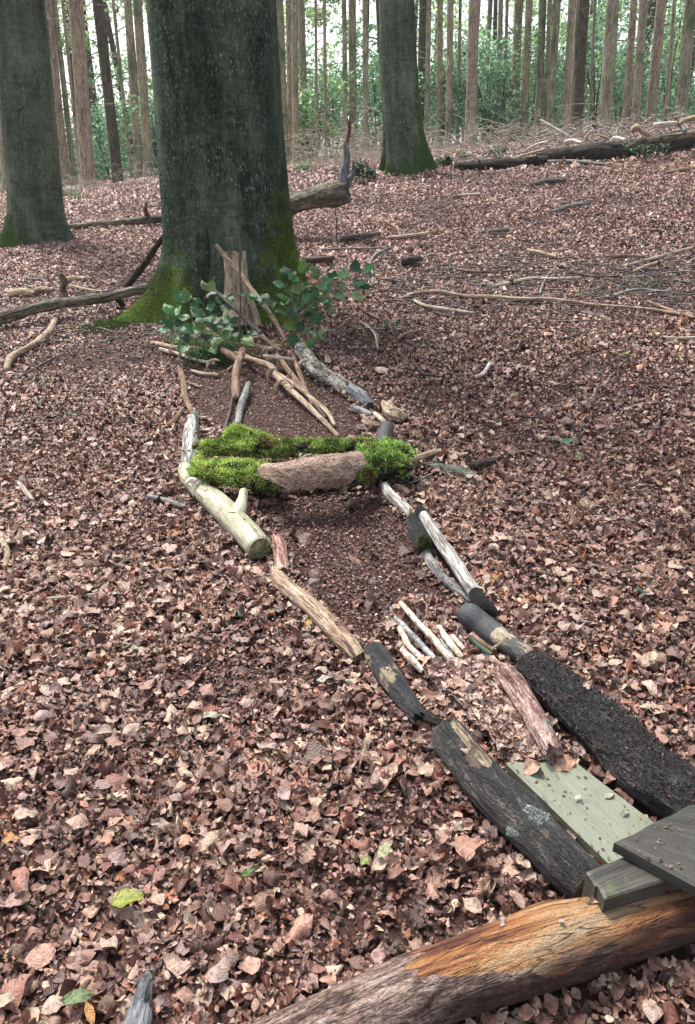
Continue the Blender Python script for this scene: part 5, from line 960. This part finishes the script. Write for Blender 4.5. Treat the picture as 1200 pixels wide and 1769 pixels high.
t = S('fallen_log', [(330, 1886, 100), (430, 1838, 108), (520, 1799, 113), (610, 1761, 118), (740, 1706, 124), (870, 1659, 129), (960, 1631, 126), (1080, 1597, 116), (1190, 1566, 106), (1300, 1535, 100)], M_big, 'thick peeling log in the foreground with orange bare wood carrying the two beams',
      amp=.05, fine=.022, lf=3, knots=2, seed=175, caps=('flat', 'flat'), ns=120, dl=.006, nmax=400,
      maskf=lambda a, s, V: smooth(16, -10, np.degrees(np.angle(np.exp(1j*a)))+30*fbm(np.stack([s*12, a*0, a*0], -1), 4, 4)-12-62*smooth(.36, .62, s))*smooth(.36, .372, s+.08*fbm(np.stack([a*2.5, 0*s, 0*s], -1), 3, 2)),
      dispf=lambda a, s: .06*(1-smooth(.36, .372, s+.08*fbm(np.stack([a*2.5, 0*s, 0*s], -1), 3, 2)))+.055*smooth(-10, 4, np.degrees(np.angle(np.exp(1j*a)))+30*fbm(np.stack([s*12, a*0, a*0], -1), 4, 4)-12-62*smooth(.36, .62, s))*smooth(.3, .34, s),
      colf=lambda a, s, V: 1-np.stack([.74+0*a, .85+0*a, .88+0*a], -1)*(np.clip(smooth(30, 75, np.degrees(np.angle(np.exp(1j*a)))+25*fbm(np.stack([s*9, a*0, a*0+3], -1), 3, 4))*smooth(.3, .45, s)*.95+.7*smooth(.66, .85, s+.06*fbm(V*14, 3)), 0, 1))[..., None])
# slabs of bark still on the underside
ZB = top_z(7)
def bark_shell(name, host, s0, s1, a0, a1, off, mat, seed, parent):
    pts, rad = host; Cc = catmull(np.c_[pts, rad], 200); i0, i1 = int(s0*199), int(s1*199); nu, nv = 60, 26; idx = np.linspace(i0, i1, nu); C = np.stack([np.interp(idx, np.arange(200), Cc[:, k]) for k in range(4)], -1)
    T = np.gradient(C[:, :3], axis=0); T /= np.linalg.norm(T, axis=1)[:, None]; U = np.array([0, 0, 1.0])-T*T[:, 2:3]; U /= np.linalg.norm(U, axis=1)[:, None]; B = np.cross(T, U)
    u, v = np.meshgrid(np.linspace(0, 1, nu), np.linspace(0, 1, nv), indexing='ij'); ed = .12*fbm(np.stack([u*6, 0*v+(v > .5), 0*u+seed], -1), 3, seed)
    A = radians(a0)+(radians(a1)-radians(a0))*v+ed*np.abs(v-.5)*2; r = C[:, 3][:, None]+off+.006*fbm(np.stack([u*12, v*5, 0*u], -1), 3, seed)
    su = np.clip(u+.08*fbm(np.stack([v*6, 0*u, 0*u+seed], -1), 3)*np.abs(u-.5)*2, 0, 1)
    fc = lambda M: np.stack([np.interp(su.ravel(), np.linspace(0, 1, nu), M[:, k]) for k in range(3)], -1).reshape(nu, nv, 3)
    V = fc(C[:, :3])+fc(U)*(np.cos(A)*r)[..., None]+fc(B)*(np.sin(A)*r)[..., None]; V2 = fc(C[:, :3])+fc(U)*(np.cos(A)*(r-.007))[..., None]+fc(B)*(np.sin(A)*(r-.007))[..., None]
    k = nv; m_ = nu; i = np.arange(m_-1)[:, None]*k; j = np.arange(k-1)[None]; Qt = np.stack([i+j, i+k+j, i+k+j+1, i+j+1], -1).reshape(-1, 4)
    ring = np.concatenate([np.arange(k), np.arange(1, m_)*k+k-1, (m_-1)*k+np.arange(k-2, -1, -1), np.arange(m_-2, 0, -1)*k]); r2 = np.roll(ring, -1)
    Q = np.concatenate([Qt, Qt[:, ::-1]+m_*k, np.stack([ring, r2, r2+m_*k, ring+m_*k], -1)]); lc = np.stack([np.cos(A)*r, np.sin(A)*r, su*np.linalg.norm(pts[-1]-pts[0])*(s1-s0)], -1).reshape(-1, 3)
    mb = MB(); mb.add(np.concatenate([V.reshape(-1, 3), V2.reshape(-1, 3)]), Q, None, np.concatenate([lc, lc])); return mb.build(name, mat, parent)
# beams and plank at the lower right, resting on the big log
zb = ZB+.035
slab('beam', [(1012, 1507), (1200, 1430), (1222, 1462), (1030, 1532)], zb, .075, M_beam, 'dark wet rear beam resting on the foreground log under the plank', 'beam', seed=11)
b2, _ = slab('beam', [(1030, 1527), (1235, 1447), (1262, 1485), (1045, 1552)], [zb+.002]*4, .07, M_beam, 'dark front beam with a screw head beside the rear beam', 'beam', seed=17)
pl_, pc_ = slab('plank', [(1061, 1455), (1260, 1560), (1420, 1400), (1195, 1388)], zb+.03, .026, M_plank, 'wide dark grey plank lying across the two beams', 'plank', seed=23, nn=60)
crumbs_on(pl_, pc_, 200, 6)
#%%P4%%
# ------------------------------------------------------------------ between the logs
birch = [([(691, 1040, 8, .035), (705, 1056, 10, .03), (719, 1073, 10, .025), (748, 1103, 12, .02), (763, 1122, 12, .02), (779, 1141, 13, .01)], M_birch, 'longest pale notched stick of the fan on the leaves'),
 ([(682, 1067, 9, .02), (700, 1085, 10, .02), (728, 1114, 10, .02), (760, 1150, 10, .01)], M_birchgrey, 'long straight grey stick of the fan'),
 ([(689, 1084, 10, .02), (699, 1102, 10, .02), (707, 1117, 10, .015), (722, 1132, 11, .01), (737, 1146, 10)], M_birch, 'pale notched stick bent at its middle, left of the grey one'),
 ([(694, 1122, 11, .02), (710, 1140, 12, .015), (730, 1160, 11)], M_birch, 'shortest thick pale stick, lowest of the fan'),
 ([(758, 1082, 7, .03), (768, 1098, 10, .025), (781, 1116, 11, .02), (798, 1136, 10, .01)], M_birch, 'white stick right of the longest one'),
 ([(781, 1098, 9, .025), (790, 1110, 9, .02), (801, 1122, 8, .015)], M_birch, 'stubby pale stick at the right end of the fan'),
 ([(762, 1104, 6, .01), (772, 1122, 7, .01), (785, 1140, 7)], M_birchgrey, 'thin grey stick tucked under the white one')]
for k, (sp, mt, lab) in enumerate(birch): stick('peeled_stick', [(q[0], q[1], q[2]*1.08, (q[3] if len(q) > 3 else 0)+.012) for q in sp], mt, lab, 'stick', 'fan of pale peeled sticks', ns=20, dl=.004, amp=.10, fine=.04, knots=5, seed=200+k, bury=1.0, caps=('worn', 'worn'))
g2 = float(terr(*P(828, 1115)[:2])); slab('painted_slat', [(808, 1097), (842, 1134), (853, 1130), (818, 1094)], g2+.035, .012, M_slat, 'small dark green slat beside the fan of sticks', 'slat', seed=31, nn=20)
stick('brown_stick', [(817, 1098, 9, .05), (832, 1109, 9, .05), (849, 1121, 9, .045)], M_twig_brown, 'short thick brown stick lying on the green slat', 'stick', ns=14, seed=210, caps=('worn', 'worn'))
stick('brown_stick', [(848, 1122, 5, .08), (862, 1112, 5, .10), (878, 1101, 4, .11)], M_twig_tan, 'short thin tan stick lying across the smooth dark log', 'stick', ns=10, seed=211)
t = S('bark_slab', [(868, 1158, 34, .05), (885, 1180, 42, .05), (903, 1208, 44, .05), (920, 1236, 44, .055), (938, 1268, 42, .06), (955, 1303, 38, .065)], M_pink, 'long pinkish rough bark slab lying on the leaves above the board', 'bark slab', amp=.25, fine=.14, seed=212, caps=('jag', 'jag'), jag=.02, bury=.35, foot=False)
S('bark_slab', [(884, 1262, 22, .02), (892, 1282, 26, .02), (897, 1300, 20, .02)], M_barkgrey, 'small grey green bark scrap left of the pinkish slab', 'bark slab', amp=.25, fine=.1, seed=213, bury=.2, foot=False, ns=20)
arms = [('fallen_stick', [(700, 797, 10, .02), (722, 791, 12, .02), (747, 782, 11, .01), (775, 783, 11), (806, 787, 7)], M_twig_tan, 'pale tan stick reaching right from the mossy arm'),
 ('fallen_stick', [(708, 806, 6), (735, 802, 7), (763, 801, 6)], M_twig_dark, 'dark narrow stick below the pale tan one'), ('fallen_stick', [(706, 835, 3), (728, 827, 4), (748, 817, 3)], M_twig_grey, 'thin grey twig at the lower right of the moss')]
for k, (nm, sp, mt, lab) in enumerate(arms): stick(nm, sp, mt, lab, 'stick', ns=14, seed=220+k)
S('bark_slab', [(742, 808, 14), (765, 811, 24), (795, 818, 28), (822, 826, 22)], M_barkgrey, 'flat grey green bark slab right of the mossy arm', 'bark slab', amp=.2, fine=.1, seed=225, bury=-.1, foot=False, caps=('jag', 'jag'), jag=.02)
S('short_log', [(812, 806, 16), (832, 801, 18), (855, 797, 16)], M_darkrot, 'short dark rotten log right of the grey green bark slab', amp=.2, seed=226, foot=False)
stick('grey_stump_point', [(228, 1812, 50), (234, 1775, 46), (242, 1740, 40), (248, 1715, 32, .01), (253, 1692, 22, .01), (255, 1677, 8, .015)], M_snag, 'grey pointed stick end sticking out of the leaves in the near corner', 'stick', ns=40, dl=.006, amp=.08, fine=.06, seed=230, foot=True, knots=2)
stick('brown_stick', [(128, 1722, 10, .02), (140, 1709, 11, .025), (156, 1692, 9, .03)], M_twig_brown, 'short brown stick lying on a green leaf near the grey pointed end', 'stick', ns=12, seed=231)
# ------------------------------------------------------------------ single coloured leaves
def one_leaf(label, px, py, ln, col, yaw, asp=.6, seed=0, tilt=.15, lift=.045, oak=0):
    rg = np.random.default_rng(seed); mb = MB(); p = P(px, py, lift); ti = leaf_tpl(14 if oak else 9, 6, asp, rg.normal(0, .2), .12, .15, 3 if oak else 0, rg)
    inst(mb, [ti], p[None], rotm(np.array([radians(yaw)]), np.array([tilt]), np.array([rg.random()*6])), np.array([ln]), np.array([col], float), rg); tag(mb.build('fallen_leaf', M_green), label, 'leaf', 'single coloured leaves on the litter')
for k, a in enumerate([('yellow green oval leaf with dark specks on the near leaves', 219, 1553, .070, (.30, .34, .05), 25, .72), ('long narrow green leaf edge on the near leaves', 431, 1505, .05, (.10, .17, .04), 30, .3),
  ('pale grey green leaf above the foreground log', 665, 1466, .055, (.36, .38, .22), 50, .5), ('small half green half tan leaf beside the pale grey green one', 631, 1487, .032, (.25, .30, .10), 20, .7), ('yellow leaf alone on the upper right leaves', 886, 681, .055, (.42, .42, .08), -30, .6),
  ('large blue green holly leaf on the right leaves', 982, 761, .10, (.04, .17, .11), 5, .42), ('small blue green leaf left of the large holly leaf', 957, 757, .045, (.06, .17, .12), 20, .6), ('left one of two yellow leaves side by side', 1060, 608, .05, (.42, .38, .09), 0, .45),
  ('right one of two yellow leaves side by side', 1083, 609, .05, (.40, .42, .10), 10, .6), ('dark green leaf right of the smooth dark log', 1107, 1020, .045, (.03, .10, .06), -40, .5), ('pale blue green leaf on the dark left litter', 124, 715, .06, (.12, .22, .16), 70, .6),
  ('dull green leaf under the short brown stick', 133, 1722, .06, (.16, .24, .10), 10, .5), ('orange leaf at the lower edge left of the grey pointed end', 155, 1752, .05, (.45, .22, .06), -60, .35), ('ochre leaf by the smooth dark log', 856, 995, .045, (.32, .17, .04), 30, .6),
  ('pale cream leaf right of the silvery stick', 935, 949, .045, (.55, .42, .26), 0, .6), ('ochre leaf tucked under the bent tan log', 532, 1075, .04, (.45, .26, .06), 60, .6), ('cream leaf right of the blackened log', 1127, 1132, .065, (.58, .46, .32), 50, .5),
  ('pinkish oak leaf left of the thick charred log', 805, 1460, .085, (.42, .24, .18), 80, .8), ('pale leaf left of the short charred log', 560, 1172, .05, (.5, .46, .40), 10, .5), ('whitish leaf in the middle of the left leaves', 162, 903, .05, (.55, .52, .44), 60, .6),
  ('green grey leaf in the open left litter', 235, 1120, .05, (.32, .34, .24), 0, .45), ('greenish white leaf in the left litter below the middle', 365, 1235, .05, (.42, .43, .34), 20, .6), ('dark green leaf beside the yellow pair', 1165, 611, .04, (.10, .2, .12), 30, .6), ('orange brown leaf on the left edge of the near litter', 18, 1449, .045, (.45, .25, .10), 0, .6),
  ('bluish leaf lying inside the torso outline', 541, 1004, .05, (.22, .18, .19), 20, .6), ('pale green leaf on the beech seedling, catching light', 523, 541, .085, (.22, .38, .20), 60, .65)]):
    lab, px, py, ln, col, yaw, asp = a
    if 'seedling' in lab: continue
    one_leaf(lab, px, py, ln, col, yaw, asp, k, oak=('oak' in lab))
# leaves lying on the board and chips
for k, (x, y, w, c_, lab) in enumerate([(920, 1325, .05, (.45, .28, .2), 'curled brown leaf at the upper edge of the board'), (975, 1318, .06, (.42, .24, .16), 'lobed pinkish leaf at the upper right corner of the board'), (998, 1377, .018, (.5, .46, .36), 'pale oval chip in the middle of the board'), (1053, 1373, .024, (.3, .3, .22), 'long greenish chip right of the oval one'), (1080, 1403, .02, (.26, .25, .2), 'small dark chip near the plank')]):
    rg = np.random.default_rng(k); mb = MB(); p = PZ(x, y, gz+.066); inst(mb, [leaf_tpl(8, 4, .45, .15, .08, .05, 0, rg) if k > 1 else leaf_tpl(8, 4, .7, .5, .2, .3, 0, rg)], p[None], rotm(np.array([.5]), np.array([.1]), np.array([0.0])), np.array([w*1.3]), np.array([c_]), rg)
    tag(mb.build('fallen_leaf' if k < 2 else 'wood_chip', M_leaf), lab, 'leaf' if k < 2 else 'chip')
# ------------------------------------------------------------------ mossy arm
def mossy(name, spec, label, seed, n=9000, group='mossy bark pieces of the arm', flat=1.0, col=(.31, .43, .10), under=M_darkrot, ln=.0135, bury=.6):
    pts, rad = gp(spec, bury); mb = MB(); tube(mb, pts, rad, 48, .008, .55, 2.2, 13, seed, ('jag', 'jag'), .045, .85, fine=.35); root = mb.build(name, under); tag(root, label, 'mossy bark', group); LOGS.append((pts, rad))
    me = root.data; co = np.array([v.co for v in me.vertices])+np.array(root.location); no = np.array([v.normal for v in me.vertices]); rg = np.random.default_rng(seed)
    den = (no[:, 2] > -.25)*(fbm(co*20, 4, seed) > -.20); ix = rg.choice(np.where(den)[0], n)
    p = co[ix]+rg.normal(0, .004, (n, 3)); mbm = MB(); tone = np.clip(1+1.3*fbm(p*20, 4, seed+1), .3, 2)
    dull = (fbm(p*13, 3, seed+6) > .22)[:, None]; cl = np.where(dull, np.array([[.17, .15, .05]]), np.array(col)[None])*tone[:, None]; d = no[ix]
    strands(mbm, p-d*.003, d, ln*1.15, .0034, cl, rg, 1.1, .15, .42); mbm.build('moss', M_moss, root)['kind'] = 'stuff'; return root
mossy('mossy_bark', [(352, 778, 30, .07), (385, 774, 36, .07), (425, 772, 38, .07), (465, 776, 36, .07), (500, 776, 28, .07)], 'upper left mossy bark piece of the arm, under the small mossy peak', 301, 15000)
mossy('mossy_bark', [(392, 758, 16, .12), (405, 745, 20, .14), (430, 755, 22, .12), (462, 762, 18, .11)], 'small peaked moss lump on top of the upper left mossy piece', 302, 6000)
mossy('mossy_bark', [(345, 812, 34, .06), (372, 820, 46, .06), (410, 822, 50, .06), (450, 824, 48, .06), (474, 826, 36, .06)], 'lower left mossy bark piece lying on the forked log', 303, 20000, col=(.37, .52, .12))
mossy('mossy_bark', [(490, 772, 22, .10), (530, 772, 26, .10), (575, 771, 24, .10), (620, 770, 24, .10), (650, 772, 24, .10)], 'long narrow mossy bark piece behind the bark tube', 304, 12000, col=(.25, .36, .09))
mossy('mossy_bark', [(628, 786, 34, .08), (655, 792, 58, .06), (685, 796, 62, .05), (702, 802, 46, .05)], 'thick dark green mossy lump at the right end of the arm', 305, 18000, col=(.23, .37, .09))
mossy('mossy_bark', [(592, 836, 20, .07), (612, 828, 30, .07), (636, 815, 32, .08)], 'small mossy piece below the right end of the bark tube', 306, 7000, col=(.24, .38, .09))
def barktube():
    pts, rad = gp([(452, 826, 54, .07), (478, 828, 62, .07), (520, 824, 68, .07), (570, 819, 72, .07), (600, 812, 66, .08), (622, 806, 58, .08)], .8); mb = MB()
    nu, nv = 90, 40; C = catmull(np.c_[pts, rad], nu); T = np.gradient(C[:, :3], axis=0); T /= np.linalg.norm(T, axis=1)[:, None]; U = np.array([0, 0, 1.0])-T*T[:, 2:3]; U /= np.linalg.norm(U, axis=1)[:, None]; B = np.cross(T, U)
    u, v = np.meshgrid(np.linspace(0, 1, nu), np.linspace(0, 1, nv), indexing='ij'); e0 = .16*fbm(np.stack([v*4, 0*u, 0*u], -1), 4, 3); e1 = .14*fbm(np.stack([v*6, 0*u, 0*u+5], -1), 4, 4); su = e0+(1+e1-e0)*u
    su = np.clip(su+.05, 0, 1)
    su = np.clip(.03+.20*smooth(.5, .95, v)+.05*fbm(np.stack([v*6, 0*u, 0*u], -1), 4, 3)+(.95-.26*smooth(.5, 1, v)-.16*smooth(.5, .95, v)+.05*fbm(np.stack([v*7, 0*u, 0*u+5], -1), 4, 4))*u, 0, 1)
    A = radians(-48)+radians(160)*v+.38*fbm(np.stack([u*5, 0*u+(v > .5)*3, 0*u], -1), 4, 9)*np.abs(v-.5)*2; f = lambda M: np.stack([np.interp(su.ravel(), np.linspace(0, 1, nu), M[:, k]) for k in range(M.shape[1])], -1).reshape(nu, nv, -1)
    Cc = f(C); r = Cc[..., 3]*(1+.16*fbm(np.stack([u*5, v*3, 0*u], -1), 4, 2)+.10*np.cos(A-1.0)-.08*np.abs(np.sin(A*1.5))); r = np.stack([r, r], 0)[0]; o_ = lambda rr: Cc[..., :3]+f(U)*(np.cos(A)*rr)[..., None]+f(B)*(np.sin(A)*rr)[..., None]
    V, V2 = o_(r), o_(r-.006); k = nv; m_ = nu; i = np.arange(m_-1)[:, None]*k; j = np.arange(k-1)[None]; Qt = np.stack([i+j, i+k+j, i+k+j+1, i+j+1], -1).reshape(-1, 4)
    ring = np.concatenate([np.arange(k), np.arange(1, m_)*k+k-1, (m_-1)*k+np.arange(k-2, -1, -1), np.arange(m_-2, 0, -1)*k]); r2 = np.roll(ring, -1); L = np.linalg.norm(pts[-1]-pts[0])
    lc = np.stack([np.cos(A)*r, np.sin(A)*r, su*L], -1).reshape(-1, 3)
    mb.add(np.concatenate([V.reshape(-1, 3), V2.reshape(-1, 3)]), np.concatenate([Qt, Qt[:, ::-1]+m_*k, np.stack([ring, r2, r2+m_*k, ring+m_*k], -1)]), None, np.concatenate([lc, lc]))
    tag(mb.build('bark_tube', M_dash), 'pinkish curled bark tube with fine dark dashes in the middle of the arm', 'bark')
barktube()
S('shadow_filler', [(432, 838, 24), (480, 838, 28), (540, 834, 30), (600, 828, 30), (660, 818, 30), (690, 812, 26)], M_darkrot, 'dark log standing in for the shadow under the mossy arm', amp=.2, fine=.1, seed=240)  # dark filler added where there is only shadow under the raised arm
litter()
# ------------------------------------------------------------------ haze
hz = bpy.data.meshes.new('haze'); x0, x1, y0, y1, z0, z1 = -75, 75, -7, 125, -8, 22
import itertools
vv = [(x, y, z) for x in (x0, x1) for y in (y0, y1) for z in (z0, z1)]
hz.from_pydata(vv, [], [(0, 1, 3, 2), (4, 6, 7, 5), (0, 4, 5, 1), (2, 3, 7, 6), (0, 2, 6, 4), (1, 5, 7, 3)]); ho = bpy.data.objects.new('haze', hz); COL.objects.link(ho); ho['kind'] = 'stuff'; ho['label'] = 'pale damp woodland haze'
hm = bpy.data.materials.new('haze_air'); hm.use_nodes = True; hn = hm.node_tree; hn.nodes.remove(hn.nodes['Principled BSDF']); pv = hn.nodes.new('ShaderNodeVolumePrincipled')
pv.inputs['Color'].default_value = (.86, .95, .90, 1); pv.inputs['Density'].default_value = .0011; hn.links.new(pv.outputs[0], hn.nodes['Material Output'].inputs['Volume']); hz.materials.append(hm)
